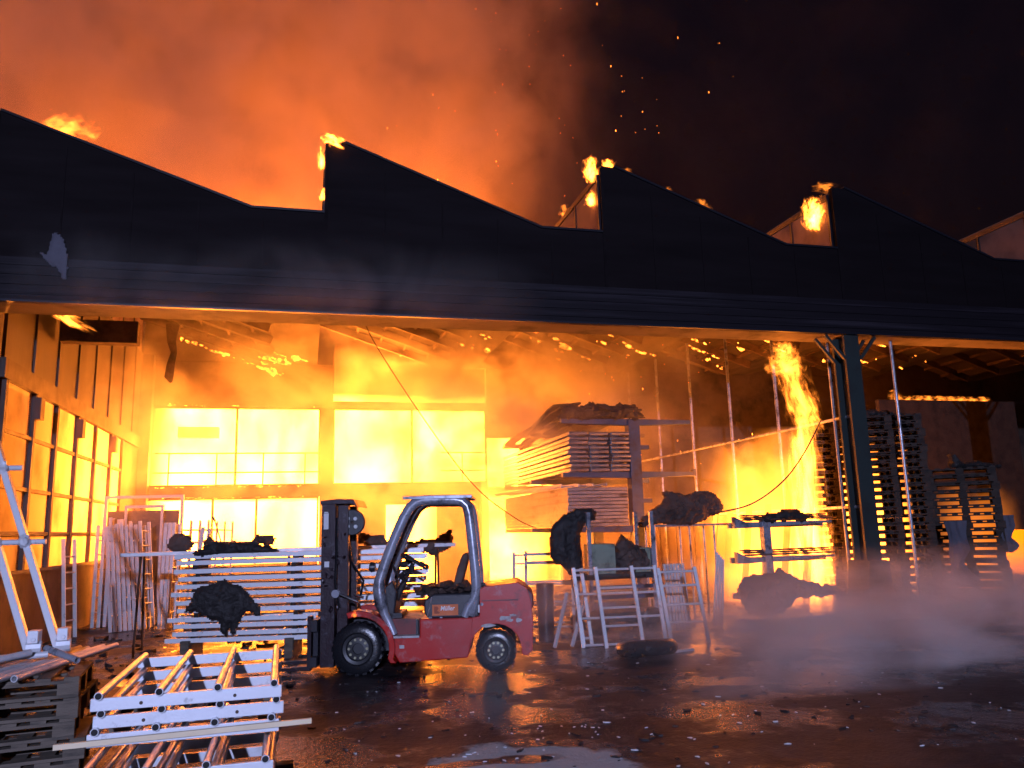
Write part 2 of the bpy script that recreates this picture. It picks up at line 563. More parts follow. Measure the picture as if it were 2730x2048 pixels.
# ------------------------------------------------------------------ ground
def ground_material():
    m = bpy.data.materials.new('wet_asphalt')
    m.use_nodes = True
    nt = m.node_tree
    N, L = nt.nodes, nt.links
    b = N['Principled BSDF']
    geo = N.new('ShaderNodeNewGeometry')

    def nz(scale, detail=5, rough=.55, st=None):
        n = N.new('ShaderNodeTexNoise')
        n.inputs['Scale'].default_value = scale
        n.inputs['Detail'].default_value = detail
        n.inputs['Roughness'].default_value = rough
        if st:
            mp = N.new('ShaderNodeMapping')
            mp.inputs['Scale'].default_value = st
            L.new(geo.outputs['Position'], mp.inputs['Vector'])
            L.new(mp.outputs[0], n.inputs['Vector'])
        else:
            L.new(geo.outputs['Position'], n.inputs['Vector'])
        return n.outputs['Fac']

    def mth(op, a, b_=None, clamp=False):
        n = N.new('ShaderNodeMath')
        n.operation = op
        n.use_clamp = clamp
        for i, v in enumerate((a, b_)):
            if v is None:
                continue
            if isinstance(v, (int, float)):
                n.inputs[i].default_value = v
            else:
                L.new(v, n.inputs[i])
        return n.outputs[0]

    def rng(v, a, c, lo=0, hi=1):
        n = N.new('ShaderNodeMapRange')
        n.inputs['From Min'].default_value = a
        n.inputs['From Max'].default_value = c
        n.inputs['To Min'].default_value = lo
        n.inputs['To Max'].default_value = hi
        L.new(v, n.inputs['Value'])
        return n.outputs[0]
    sep = N.new('ShaderNodeSeparateXYZ')
    L.new(geo.outputs['Position'], sep.inputs[0])
    # a drained patch of bare concrete by the photographer's feet, with a water-filled groove
    nn = nz(1.4, 5, .6)
    dx = mth('DIVIDE', mth('SUBTRACT', sep.outputs[0], 1.45), 1.05)
    dy = mth('DIVIDE', mth('SUBTRACT', sep.outputs[1], 5.15), 1.45)
    el = mth('ADD', mth('SQRT', mth('ADD', mth('POWER', dx, 2), mth('POWER', dy, 2))), mth('MULTIPLY', mth('SUBTRACT', nn, .5), .9))
    dry = rng(el, .93, 1.0, 1, 0)
    gr = mth('ABSOLUTE', mth('SUBTRACT', mth('ADD', sep.outputs[1], mth('MULTIPLY', mth('SUBTRACT', nz(1.1), .5), .5)), 6.15))
    groove = mth('MULTIPLY', rng(gr, .08, .11, 1, 0), rng(sep.outputs[0], 1.75, 1.95, 1, 0))
    dry = mth('MULTIPLY', dry, mth('SUBTRACT', 1, groove), True)
    c1 = N.new('ShaderNodeMix')
    c1.data_type = 'RGBA'
    c1.inputs[6].default_value = (.016, .014, .017, 1)
    c1.inputs[7].default_value = (.055, .046, .052, 1)
    L.new(rng(nz(2.2, 8, .7), .4, .7), c1.inputs[0])
    c2 = N.new('ShaderNodeMix')
    c2.data_type = 'RGBA'
    c2.inputs[7].default_value = (.45, .45, .46, 1)
    L.new(c1.outputs[2], c2.inputs[6])
    L.new(dry, c2.inputs[0])
    L.new(c2.outputs[2], b.inputs['Base Color'])
    wet = rng(nz(.8, 6, .65), .45, .53)      # 1 = rough film, 0 = standing water
    ro = mth('ADD', mth('MULTIPLY', wet, .34), .16)
    ro = mth('ADD', ro, mth('MULTIPLY', dry, .55), True)
    L.new(ro, b.inputs['Roughness'])
    b.inputs['IOR'].default_value = 1.27
    bp = N.new('ShaderNodeBump')
    bp.inputs['Strength'].default_value = .8
    bp.inputs['Distance'].default_value = .02
    h = mth('ADD', mth('MULTIPLY', nz(9, 5, .6), .8), mth('MULTIPLY', nz(38, 3), .35))
    L.new(h, bp.inputs['Height'])
    L.new(bp.outputs[0], b.inputs['Normal'])
    return m


g = MB()
g.add([(-150, -60, 0), (150, -60, 0), (150, 240, 0), (-150, 240, 0)], [(0, 1, 2, 3)])
tag(g.build('ground', ground_material()), 'wet dark asphalt yard strewn with ash', kind='structure')

# ------------------------------------------------------------------ warehouse
TX = [0.215 + 4.615 * k for k in range(-2, 7)]     # upright faces of the saw teeth
FY, BY = 12.03, 23.0
XL = -4.33
ZB, ZV, ZP = 5.02, 6.62, 7.85
X0, X1 = TX[0], TX[-1]
wh = thing('warehouse', 'burning warehouse with black saw-tooth roof edge and open front', 'building', (0, FY, 0))


class WB(MB):
    """pieces of the warehouse are laid out in world metres and stored relative to its base"""

    def build(s, name, mat, parent=wh, **k):
        s.V = [(x, y - FY, z) for x, y, z in s.V]
        return MB.build(s, name, mat, parent, **k)


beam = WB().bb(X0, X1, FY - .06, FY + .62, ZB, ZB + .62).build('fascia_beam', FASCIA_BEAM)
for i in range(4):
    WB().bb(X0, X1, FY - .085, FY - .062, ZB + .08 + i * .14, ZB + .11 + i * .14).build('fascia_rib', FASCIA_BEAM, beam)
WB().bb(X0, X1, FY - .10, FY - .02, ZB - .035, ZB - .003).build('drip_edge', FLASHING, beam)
WB().bb(XL - .2, X1 - .02, FY + .02, FY + .60, ZB - .03, ZB - .004).build('soffit_board', SOFFIT)
WB().bb(XL - .2, X1, FY + .64, FY + .80, ZB + .05, ZB + .45).build('inner_beam', SOFFIT)
for k in range(8):
    a, c = TX[k], TX[k + 1]
    pk_ = .05 if k == 1 else .26
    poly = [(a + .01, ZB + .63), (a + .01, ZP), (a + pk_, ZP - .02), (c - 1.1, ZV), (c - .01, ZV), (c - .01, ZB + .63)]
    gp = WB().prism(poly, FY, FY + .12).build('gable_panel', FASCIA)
    WB().bar((a + pk_ - .02, FY + .06, ZP + .005), (c - 1.1, FY + .06, ZV + .02), .19, .035).build('edge_flashing', FLASHING, gp)
    WB().bb(c - 1.1, c - .02, FY - .03, FY + .16, ZV + .004, ZV + .04).build('edge_flashing', FLASHING, gp)
    WB().bb(a - .02, a + .03, FY - .015, FY - .002, ZB + .64, ZP - .05).build('panel_joint', FASCIA, gp)
    for q in range(1, 5):
        x = a + q * .92
        zt = min(ZP - .1 - (x - a) * .35, 9) if x < c - 1.1 else ZV - .05
        WB().bb(x - .012, x + .012, FY - .012, FY - .001, ZB + .65, zt - .06).build('cladding_rib', FASCIA, gp)
    # roof slope, gutter, rafters
    sl = WB()
    th = .10
    sl.prism([(a + .02, ZP - .05), (c - 1.1, ZV - .02), (c - 1.1, ZV - .02 - th), (a + .02, ZP - .05 - th)], FY + .13, BY + .1)
    rs = sl.build('roof_slope', ROOF)
    WB().bb(c - 1.1, c + .02, FY + .13, BY + .1, ZV - .14, ZV - .03).build('valley_gutter', ROOF)
    for j in range(8):
        y = FY + 1.5 + j * 1.25
        WB().bar((a + .06, y, ZP - .28), (c - 1.1, y, ZV - .23), .09, .2).build('rafter', TIMBER)
    for j in range(5):
        t = (j + .5) / 5
        x = a + .1 + t * 3.3
        z = ZP - .21 - t * (3.3 / 3.515 * 1.23)
        WB().bb(x - .03, x + .03, FY + .2, BY, z - .03, z + .05).build('purlin', TIMBER)
    # upright north light: frame bars and sheets
    if k >= 1:
        fr = WB()
        fr.bb(a - .03, a + .03, FY + .14, BY, ZV - .02, ZV + .06)
        fr.bb(a - .03, a + .03, FY + .14, BY, ZP - .2, ZP - .10)
        fr = fr.build('rooflight_frame', FLASHING)
        random.seed(50 + k)
        npan = 9
        w = (BY - FY - .3) / npan
        for j in range(npan):
            y0 = FY + .16 + j * w
            WB().bb(a - .025, a + .025, y0 - .03, y0 + .01, ZV + .06, ZP - .2).build('glazing_bar', FLASHING, fr)
            if k == 3 and j in (2,):
                WB().add([(a, y0 + .03, ZV + .07), (a, y0 + .5, ZV + .07), (a, y0 + .10, ZP - .5)], [(0, 1, 2)]).build('broken_sheet', NORTHLIGHT, fr)
                continue
            if k == 2 and j < 2:
                continue
            WB().add([(a, y0 + .01, ZV + .06), (a, y0 + w - .03, ZV + .06), (a, y0 + w - .03, ZP - .2), (a, y0 + .01, ZP - .2)], [(0, 1, 2, 3)]).build('rooflight_sheet', NORTHLIGHT, fr)

# left wall: upper sheets, beam, window band, dado
for j in range(8):
    y0 = FY + .85 + j * 1.27
    y1 = y0 + 1.235
    WB().bb(XL - .05, XL, y0, y1, 4.36, 6.6).build('wall_sheet', WALLP)
    WB().bb(XL - .03, XL + .03, y1, y1 + .035, 4.36, 6.6).build('wall_sheet_batten', STEEL_BROWN)
WB().bb(XL - .14, XL + .09, FY + .65, BY, 4.06, 4.35).build('wall_beam', STEEL_BROWN)
WB().bb(XL - .10, XL + .02, FY + .65, BY, 0, 1.22).build('dado_wall', DADO)
MY = [12.9, 14.24, 15.46, 16.78, 18.18, 19.56, 20.7]
ZR = [1.22, 1.84, 2.52, 3.33, 4.06]
wf = WB().bb(XL - .06, XL + .06, FY + .65, 20.75, 1.221, 1.28).build('window_band', STEEL_BROWN)
for j, y in enumerate(MY):
    WB().bb(XL - .05, XL + .065, y - .05, y + .05, 1.281, 4.058).build('mullion', STEEL_BROWN, wf)
    if j in (1, 3, 5):
        WB().bb(XL + .066, XL + .16, y - .10, y + .10, 3.65, 4.0).build('wall_lamp_box', STEEL_BROWN, wf)
for z in ZR[1:-1]:
    for j in range(len(MY) - 1):
        WB().bb(XL - .04, XL + .05, MY[j] + .05, MY[j + 1] - .05, z - .03, z + .03).build('glazing_rail', STEEL_BROWN, wf)
for i in range(4):
    for j in range(len(MY) - 1):
        z0, z1 = ZR[i] + (.06 if i == 0 else .03), ZR[i + 1] - (.0 if i == 3 else .03)
        y0, y1 = MY[j] + .05, MY[j + 1] - .05
        WB().add([(XL, y0, z0), (XL, y1, z0), (XL, y1, z1), (XL, y0, z1)], [(0, 1, 2, 3)]).build('window_pane', PANE, wf)
WB().bb(XL - .10, XL + .02, 20.75, BY, 1.221, 4.058).build('end_wall', WALLP)
WB().bb(XL - .05, XL + .28, BY - .34, BY - .02, 0, 6.6).build('corner_column', STEEL_BROWN)
WB().bb(XL + .1, XL + 1.35, FY + 3.0, FY + 3.25, 5.15, 5.55).build('bracket_beam', TIMBER)

for j in range(4):
    WB().bb(X0 + j * 1.15, min(X0 + j * 1.15 + 1.13, XL - .16), FY + .30, FY + .36, 0, ZB - .05).build('front_wall_sheet', FASCIA)
WB().bb(X0 - .1, X0, FY + .3, BY, 0, 5.0).build('side_room_wall', DADO)
WB().bb(XL - .16, XL + .02, FY + .30, FY + .64, 0, ZB - .05).build('front_corner_post', STEEL_BROWN)
# back wall with window openings (built as piers and bands)
bw = WB()
bw.bb(XL, .70, BY, BY + .2, 5.26, 6.5)                        # above the left upper window
bw.bb(.70, 5.19, BY, BY + .2, 5.26, 5.44)                     # lintel only: the right bay has burnt through above it
bw.prism([(TX[1] + .03, 6.51), (TX[1] + .03, ZP - .16), (TX[2] - 1.1, 6.51)], BY, BY + .2)
bw.bb(XL, 5.19, BY, BY + .2, 2.76, 3.05)                      # band between
bw.bb(.36, .70, BY - .08, BY + .22, 0, 5.259)                 # pier
bw.bb(.705, 2.20, BY, BY + .2, 0, 2.755)
bw.bb(3.68, 5.19, BY, BY + .2, 0, 2.755)
bw.bb(2.201, 3.679, BY, BY + .2, 2.48, 2.755)
bw.bb(XL, .355, BY, BY + .2, 0, .9)
bw.build('back_wall', MASON)
bw2 = WB()
bw2.bb(7.35, 32, BY, BY + .2, 0, 6.5)
for k in range(3, 8):
    a, c = TX[k], TX[k + 1]
    bw2.prism([(a + .03, 6.51), (a + .03, ZP - .16), (c - 1.1, 6.51)], BY, BY + .2)
bw2.bb(5.2, 7.34, BY, BY + .2, 4.4, 6.5)
bw2.build('back_wall', DADO)
for (x0, x1, z0, z1, ms, nm) in ((-4.16, .36, 3.05, 5.26, (-1.9,), 'upper_window'), (.70, 5.19, 3.05, 5.26, (2.96,), 'upper_window'), (-4.16, .34, .9, 2.76, (-2.45, -1.32), 'lower_window')):
    wfr = WB()
    wfr.bb(x0, x1, BY + .05, BY + .13, z0 + .001, z0 + .06)
    wfr.bb(x0, x1, BY + .05, BY + .13, z1 - .06, z1 - .001)
    wfr.bb(x0 + .001, x0 + .05, BY + .05, BY + .13, z0 + .06, z1 - .06)
    wfr.bb(x1 - .05, x1 - .001, BY + .05, BY + .13, z0 + .06, z1 - .06)
    wfr = wfr.build(nm, STEEL_BROWN)
    for q in ms:
        WB().bb(q - .03, q + .03, BY + .06, BY + .12, z0 + .061, z1 - .061).build('mullion', STEEL_BROWN, wfr)
WB().bb(-7.5, 12, 28.0, 28.2, 0, 6.0).build('far_wall', MASON)
WB().bb(-4.3, 7, 23.3, 27.9, 2.78, 2.95).build('mezzanine_floor', CONC)
# handrail on the mezzanine
rl = WB()
for z in (4.02, 3.48):
    rl.tube((-4.1, 23.65, z), (.4, 23.65, z), .022, 6)
    rl.tube((3.9, 23.65, z), (5.3, 23.65, z), .022, 6)
for x in (-3.7, -2.45, -1.2, -.05, 4.55):
    rl.tube((x, 23.65, 2.95), (x, 23.65, 4.02), .02, 6)
rl.build('mezzanine_handrail', STEEL_BROWN, smooth=True)['kind'] = 'stuff'
WB().bb(-3.6, -2.5, 24.3, 24.6, 4.55, 4.85).build('mezzanine_beam', TIMBER)

# columns on the open front
for cxn, first in ((9.5, True), (14.3, False)):
    c = WB()
    c.bb(cxn - .15, cxn + .15, FY - .02, FY + .03, .35, ZB - .04)
    c.bb(cxn - .15, cxn + .15, FY + .29, FY + .34, .35, ZB - .04)
    c.bb(cxn - .03, cxn + .03, FY + .031, FY + .289, .35, ZB - .04)
    col = c.build('column', STEEL_GREEN)
    ft = WB()
    ft.prism([(cxn - .36, 0), (cxn + .38, 0), (cxn + .24, .55), (cxn + .19, 1.0), (cxn - .19, 1.0), (cxn - .24, .55)], FY - .14, FY + .46)
    ft.build('column_footing', FOOT, col, bevel=.03)
    for sgn in (-1, 1):
        for yy in (FY + .0, FY + .3):
            WB().bar((cxn + sgn * .16, yy, 4.55), (cxn + sgn * .52, yy, ZB - .05), .05, .05).build('column_brace', STEEL_GREEN, col)
# hanging torn lining under the fascia and peeled sheet on it
random.seed(3)
WB().path([(-2.95, 18.5, 6.4), (-2.96, 18.52, 6.0), (-2.9, 18.5, 5.75), (-2.95, 18.5, 5.5), (-2.98, 18.5, 5.2), (-2.93, 18.5, 5.08)], [.16, .10, .07, .09, .10, .03], 8, .5).build('torn_lining', CHAR_BROWN, smooth=True)

# ------------------------------------------------------------------ forklift
FL = thing('forklift', 'red forklift truck with burnt seat and bare overhead guard', 'forklift', (0.63, 10.20, 0), R(-14.5))


def fbuild(mb, name, mt, parent=FL, **k):
    return mb.build(name, mt, parent, **k)


fbuild(MB().prism([(.34, .60), (.42, .43), (.75, .43), (.75, .64), (1.45, .64), (1.41, .50), (1.37, .30), (1.34, .17), (.50, .13), (.40, .30)], .09, 1.03), 'chassis', RED, bevel=.015)
fbuild(MB().bb(.40, .76, .20, .95, .435, .64), 'step_recess', RED_DARK)
fbuild(MB().bb(.43, .745, .06, .21, .425, .45), 'step_plate', CHIP)
fbuild(MB().bb(.705, .735, .08, .2, .452, .64), 'step_riser', BLACKP)
fbuild(MB().bb(-.1, .5, .3, .85, .25, .7), 'front_axle_housing', BLACKP)
for v0, v1 in ((.02, .26), (.86, 1.10)):
    arc = []
    for i in range(11):
        a = math.radians(108 - i * 12.5)
        arc.append((math.cos(a) * .455, .31 + math.sin(a) * .455))
    inn = []
    for i in range(11):
        a = math.radians(108 - i * 12.5)
        inn.append((math.cos(a) * .385, .31 + math.sin(a) * .385))
    poly = arc + [(.47, .14), (.40, .14)] + inn[::-1]
    fbuild(MB().prism(poly, v0, v1), 'fender', RED, bevel=.008)
# counterweight with the rear wheel arch cut out
arch = [(1.68 + math.cos(math.radians(a)) * .315, .25 + math.sin(math.radians(a)) * .315) for a in range(170, -1, -17)]
cw = [(1.40, .645), (1.49, .66), (1.50, .98), (1.55, 1.01), (1.97, 1.05), (2.08, .98), (2.13, .80), (2.145, .62), (2.13, .24), (2.06, .18), (2.0, .2)] + arch[::-1] + [(1.37, .34)]
cwo = fbuild(MB().prism(cw, .05, 1.07), 'counterweight', RED, bevel=.035, smooth=True)
fbuild(MB().bb(1.52, 1.97, .042, .052, .835, .85), 'groove', RED_DARK, cwo)
fbuild(MB().prism([(2.0, .82), (2.09, .97), (2.16, .90), (2.16, .74), (2.13, .72)], .16, .96), 'rear_grip', RED_DARK, cwo, bevel=.02)
chip = MB()
random.seed(8)
for (u, z, a, b) in ((1.80, .63, .10, .03), (1.90, .66, .05, .02), (1.86, .60, .05, .02), (1.60, .545, .10, .028), (1.97, .60, .04, .03)):
    pts = []
    for i in range(9):
        t = 2 * math.pi * i / 9
        k = random.uniform(.6, 1.1)
        pts.append((u + math.cos(t) * a * k, z + math.sin(t) * b * k))
    chip.prism(pts, .044, .056)
fbuild(chip, 'paint_chip', CHIP, cwo)
hood = fbuild(MB().prism([(.86, .642), (1.48, .642), (1.48, .93), (.92, .93), (.80, .86), (.80, .70)], .12, 1.0), 'hood', BLACKP, bevel=.02)
fbuild(MB().bar((.845, .10, .66), (.90, .10, .90), .012, .022, (0, 1, 0)), 'hood_trim', CHROME, hood)
plate = fbuild(MB().bb(.905, 1.225, .098, .112, .675, .805), 'sign_plate', ORANGE, hood)
fbuild(MB().prism([(.93, .70), (.99, .70), (1.0, .715), (.965, .735), (.985, .76), (.97, .785), (.93, .785)], .090, .0965), 'emblem', DARKPRINT, plate)


def lettering(txt, size, loc, parent, mt, shear=.2, xs=1.0, rot=(math.pi / 2, 0, 0), name='lettering'):
    cu = bpy.data.curves.new('txt', 'FONT')
    cu.body = txt
    cu.size = size
    cu.shear = shear
    cu.extrude = .002
    cu.offset = .0012
    t = bpy.data.objects.new('txt', cu)
    COL.objects.link(t)
    me = bpy.data.meshes.new_from_object(t.evaluated_get(bpy.context.evaluated_depsgraph_get()))
    bpy.data.objects.remove(t)
    me.materials.clear()
    me.materials.append(mt)
    o = bpy.data.objects.new(name, me)
    COL.objects.link(o)
    o.parent = parent
    o.location = loc
    o.rotation_euler = rot
    o.scale = (xs, 1, 1)
    return o


lettering('Müller', .078, (1.005, .0935, .735), plate, WHITE, .2, .86)
# seat, burnt to the foam
seat = MB()
for i in range(9):
    t = i / 8
    seat.rock((.74 + t * .60, .55, .955 + .03 * math.sin(i * 2.1) + (.03 if i > 3 else 0)), (.10, .34, .055), i + 3, .5, 2, 2.5)
fbuild(seat, 'seat_cushion', CHAR_BROWN, smooth=True, angle=80)
bk = MB().prism([(1.14, .99), (1.24, .97), (1.345, 1.36), (1.33, 1.42), (1.27, 1.40), (1.20, 1.22)], .36, .78)
fbuild(bk, 'seat_backrest', CHAR_BROWN, bevel=.03)
# overhead guard
side = [(.43, .46), (.37, .60), (.31, .72), (.27, .84), (.245, 1.0), (.25, 1.12), (.33, 1.35), (.44, 1.63), (.55, 1.87), (.63, 2.0), (.71, 2.065), (.80, 2.09), (1.20, 2.085), (1.29, 2.065), (1.355, 2.0), (1.38, 1.9), (1.41, 1.6), (1.445, 1.2), (1.455, .98), (1.42, .86), (1.35, .77), (1.30, .65)]
for v in (.12, .98):
    w_ = [.066 if 3 < i < 19 else .052 for i in range(len(side))]
    w_[3] = w_[4] = .08
    gs = fbuild(MB().path([(u, v, z) for u, z in side], w_, 10, .8), 'guard_pillar', GUARD, smooth=True, angle=60)
fbuild(MB().bb(.55, 1.42, .14, .96, 2.118, 2.135).bb(.55, 1.42, .06, .15, 2.10, 2.142).bb(.55, 1.42, .95, 1.04, 2.10, 2.142), 'guard_roof', GUARD, bevel=.004)
for i in range(5):
    fbuild(MB().bb(.66 + i * .16, .69 + i * .16, .15, .95, 2.06, 2.117), 'guard_bar', GUARD)
fbuild(MB().tube((.37, .12, .62), (.20, .14, .84), .03), 'guard_foot', GUARD, smooth=True)
fbuild(MB().tube((1.38, .13, .66), (1.46, .13, .90), .05), 'guard_foot', GUARD, smooth=True)
# dashboard, steering column and wheel
fbuild(MB().prism([(.20, .62), (.40, .62), (.44, .95), (.38, 1.10), (.28, 1.02)], .3, .85), 'dashboard', BLACKP, bevel=.02)
sc = MB().path([(.40, .5, .85), (.50, .5, 1.05), (.62, .5, 1.30)], [.05, .04, .03], 8)
for i in range(5):
    sc.rock((.50 + .05 * (i % 3), .5 + .05 * (i - 2), 1.14 + i * .05), (.06, .07, .05), i + 40, .6, 1)
fbuild(sc, 'steering_column', CHAR)
sw = MB()
M0 = Matrix.Translation((.645, .5, 1.325)) @ Matrix.Rotation(math.radians(28), 4, 'Y')
ring = [(M0 @ Vector((math.cos(t) * .19, math.sin(t) * .19, .012 * math.sin(3 * t)))) for t in [2 * math.pi * i / 20 for i in range(21)]]
sw.path(ring, .017, 6)
for t in (.3, 2.4, 4.5):
    sw.bar(M0 @ Vector((0, 0, 0)), M0 @ Vector((math.cos(t) * .18, math.sin(t) * .18, 0)), .03, .012)
fbuild(sw, 'steering_wheel', CHAR)
lv = MB()
for i in range(3):
    lv.tube((.45, .35 + i * .06, 1.0), (.55 + i * .02, .34 + i * .06, 1.18), .008, 6)
fbuild(lv, 'control_lever', CHROME)
# mast
for v in (.24, .78):
    mo = fbuild(MB().bb(-.505, -.33, v - .02, v + .13, .08, 2.09), 'mast_rail', MASTM, bevel=.006)
    fbuild(MB().bb(-.30, -.17, v, v + .11, .10, 2.06), 'inner_mast_rail', MASTM, bevel=.006)
    fbuild(MB().tube((-.25, v + .16, .2), (-.25, v + .16, 1.55), .035), 'lift_cylinder', BLACKP, smooth=True)
fbuild(MB().prism([(-.52, 2.075), (-.13, 2.075), (-.05, 2.03), (-.10, 2.13), (-.30, 2.14), (-.52, 2.12)], .2, .95), 'mast_head', MASTM, bevel=.005)
for z in (.35, 1.05, 1.62):
    fbuild(MB().bb(-.40, -.34, .36, .775, z, z + .12), 'mast_crossbar', MASTM)
fbuild(MB().bb(-.475, -.415, .208, .221, 1.76, 1.96).bb(-.47, -.42, .206, .2075, 1.965, 1.98), 'white_sticker', LABELW)
fbuild(MB().bb(-.46, -.40, .208, .221, 1.29, 1.36), 'white_sticker', LABELW)
reel = fbuild(MB().lathe([(.02, -.04), (.155, -.04), (.165, -.02), (.165, .02), (.155, .04), (.02, .04)], 28, Matrix.Translation((-.135, .33, 1.84))), 'hose_reel', BLACKP, smooth=True)
for du, dz in ((.045, .045), (.05, -.055), (-.05, .05), (-.05, -.05)):
    fbuild(MB().lathe([(.0, -.056), (.022, -.056), (.026, -.041)], 12, Matrix.Translation((-.135 + du, .33, 1.84 + dz))), 'reel_boss', LABELW, reel)
bits = MB()
random.seed(12)
for i in range(16):
    bits.rock((random.uniform(-.47, -.2), .20, random.uniform(.75, 1.75)), (random.uniform(.01, .035), .02, random.uniform(.01, .04)), i, .5, 1)
fbuild(bits, 'mast_fittings', MASTM)
fbuild(MB().path([(-.31, .20, 1.9), (-.30, .18, 1.5), (-.32, .18, 1.1), (-.26, .2, .8)], .014, 6), 'hydraulic_hose', RUBBER, smooth=True)
fbuild(MB().lathe([(.0, -.03), (.05, -.03), (.05, .03)], 14, Matrix.Translation((-.31, .2, .965))), 'tilt_pivot', GUARD, smooth=True)
fbuild(MB().tube((-.29, .19, .965), (-.03, .22, .85), .018), 'tilt_rod', CHROME, smooth=True)
fbuild(MB().tube((-.12, .40, .93), (.0, .42, .89), .018), 'tilt_rod', CHROME, smooth=True)
car = MB().bb(-.60, -.52, .12, 1.0, .10, .22).bb(-.60, -.52, .12, 1.0, .52, .66).bb(-.585, -.525, .2, .3, .22, .52).bb(-.585, -.525, .82, .92, .22, .52)
fbuild(car, 'fork_carriage', BLACKP, bevel=.005)
for v in (.26, .80):
    fbuild(MB().prism([(-.66, .70), (-.61, .70), (-.61, .05), (-1.66, .045), (-1.68, .055), (-.66, .10)], v - .055, v + .055), 'fork', MASTM, bevel=.004)
# wheels
fbuild(MB().path([(-.22, .30, .3), (-.2, .31, .9), (-.21, .30, 1.6), (-.2, .3, 1.95)], .018, 6), 'lift_chain', MASTM)
fbuild(MB().path([(-.05, .45, .9), (.0, .4, 1.1), (-.15, .36, 1.35), (-.2, .34, 1.7)], .016, 6), 'hydraulic_hose', RUBBER, smooth=True)
fbuild(MB().path([(.36, .6, .9), (.42, .55, 1.15), (.33, .5, 1.35), (.40, .5, 1.42)], .014, 6), 'burnt_wire', CHAR)
fbuild(MB().path([(.40, .45, 1.0), (.52, .42, 1.22), (.60, .45, 1.18), (.66, .46, 1.34)], .012, 6), 'burnt_wire', CHAR)
fbuild(MB().lathe([(0, -.03), (.055, -.03), (.065, .02), (.04, .04), (0, .04)], 16, Matrix.Translation((.17, .10, 1.28)) @ Matrix.Rotation(math.radians(90), 4, 'Z')), 'headlamp', BLACKP, smooth=True)
fbuild(MB().bb(1.47, 1.52, .085, .11, .70, .79), 'reflector', LABELW)
fbuild(MB().bb(.86, .90, .085, .118, .645, .66).bb(1.0, 1.03, .085, .118, .645, .66), 'hood_latch', GUARD)
fbuild(MB().bb(.50, .56, .084, .089, .30, .34), 'data_plate', CHIP)
fbuild(MB().tube((1.41, .2, 1.02), (1.56, .2, 1.02), .03, 10), 'exhaust_cap', BLACKP, smooth=True)
fbuild(MB().lathe([(0, -.02), (.02, -.02), (.02, .02), (0, .02)], 10, Matrix.Translation((1.52, .06, .80))), 'fuel_cap', GUARD)


def wheel(u, v, r, w, name):
    """axle along local y"""
    n = 36
    t = MB()
    h = w / 2
    prof = [(r * .56, -h * .8), (r * .62, -h), (r * .86, -h * .98), (r * .955, -h * .8), (r * .965, -h * .45), (r * .965, h * .45), (r * .955, h * .8), (r * .86, h * .98), (r * .62, h), (r * .56, h * .8)]
    M = Matrix.Translation((u, v, r))
    t.lathe(prof, n, M)
    for i in range(20):
        a = 2 * math.pi * i / 20
        for s_ in (-1, 1):
            q = a + s_ * .07
            Q = M @ Matrix.Rotation(-q, 4, 'Y') @ Matrix.Translation((r * .955, s_ * h * .48, 0)) @ Matrix.Rotation(s_ * .35, 4, 'X')
            t.box((0, 0, 0), (r * .075, h * .92, r * .16), Q)
    ty = fbuild(t, name, RUBBER, smooth=True, angle=40)
    rim = fbuild(MB().lathe([(.0, -h * .35), (r * .2, -h * .35), (r * .22, -h * .55), (r * .42, -h * .5), (r * .46, -h * .75), (r * .57, -h * .84), (r * .585, -h * .8), (r * .58, h * .8), (0, h * .8)], 28, M), 'rim', HUB, ty, smooth=True, angle=40)
    bo = MB()
    for i in range(10):
        a = 2 * math.pi * i / 10
        bo.lathe([(0, -h * .66), (.016, -h * .66), (.018, -h * .5)], 8, M @ Matrix.Translation((math.cos(a) * r * .35, 0, math.sin(a) * r * .35)))
    fbuild(bo, 'wheel_bolts', BOLT, ty)


wheel(0, .13, .315, .25, 'front_wheel')
wheel(0, .98, .315, .25, 'front_wheel')
wheel(1.68, .14, .25, .20, 'rear_wheel')
wheel(1.68, .97, .25, .20, 'rear_wheel')

# ------------------------------------------------------------------ ladders and frames
def ladder(name, label, length, width, group=None, stile=(.025, .065), step=.28, mt=ALU, rr=.014, loc=(0, 0, 0), rot=(0, 0, 0), off=None):
    """lies flat along local x, stiles on +-y, z = 0 underside"""
    t = thing(name, label, 'ladder', loc, rot, group)
    for s_ in (-1, 1):
        MB().bb(0, length, s_ * width / 2 - stile[0] / 2, s_ * width / 2 + stile[0] / 2, 0, stile[1]).build('stile', mt, t, bevel=.004)
    n = int((length - .1) / step)
    off = (length - (n - 1) * step) / 2 if off is None else off
    rm = None
    for i in range(n):
        if rm is None:
            rm = MB().tube((0, -width / 2 - .004, stile[1] / 2), (0, width / 2 + .004, stile[1] / 2), rr, 8).build('rung', mt, t, smooth=True)
            rm.location.x = off
        else:
            c = rm.copy()
            COL.objects.link(c)
            c.parent = t
            c.location.x = off + i * step
    return t


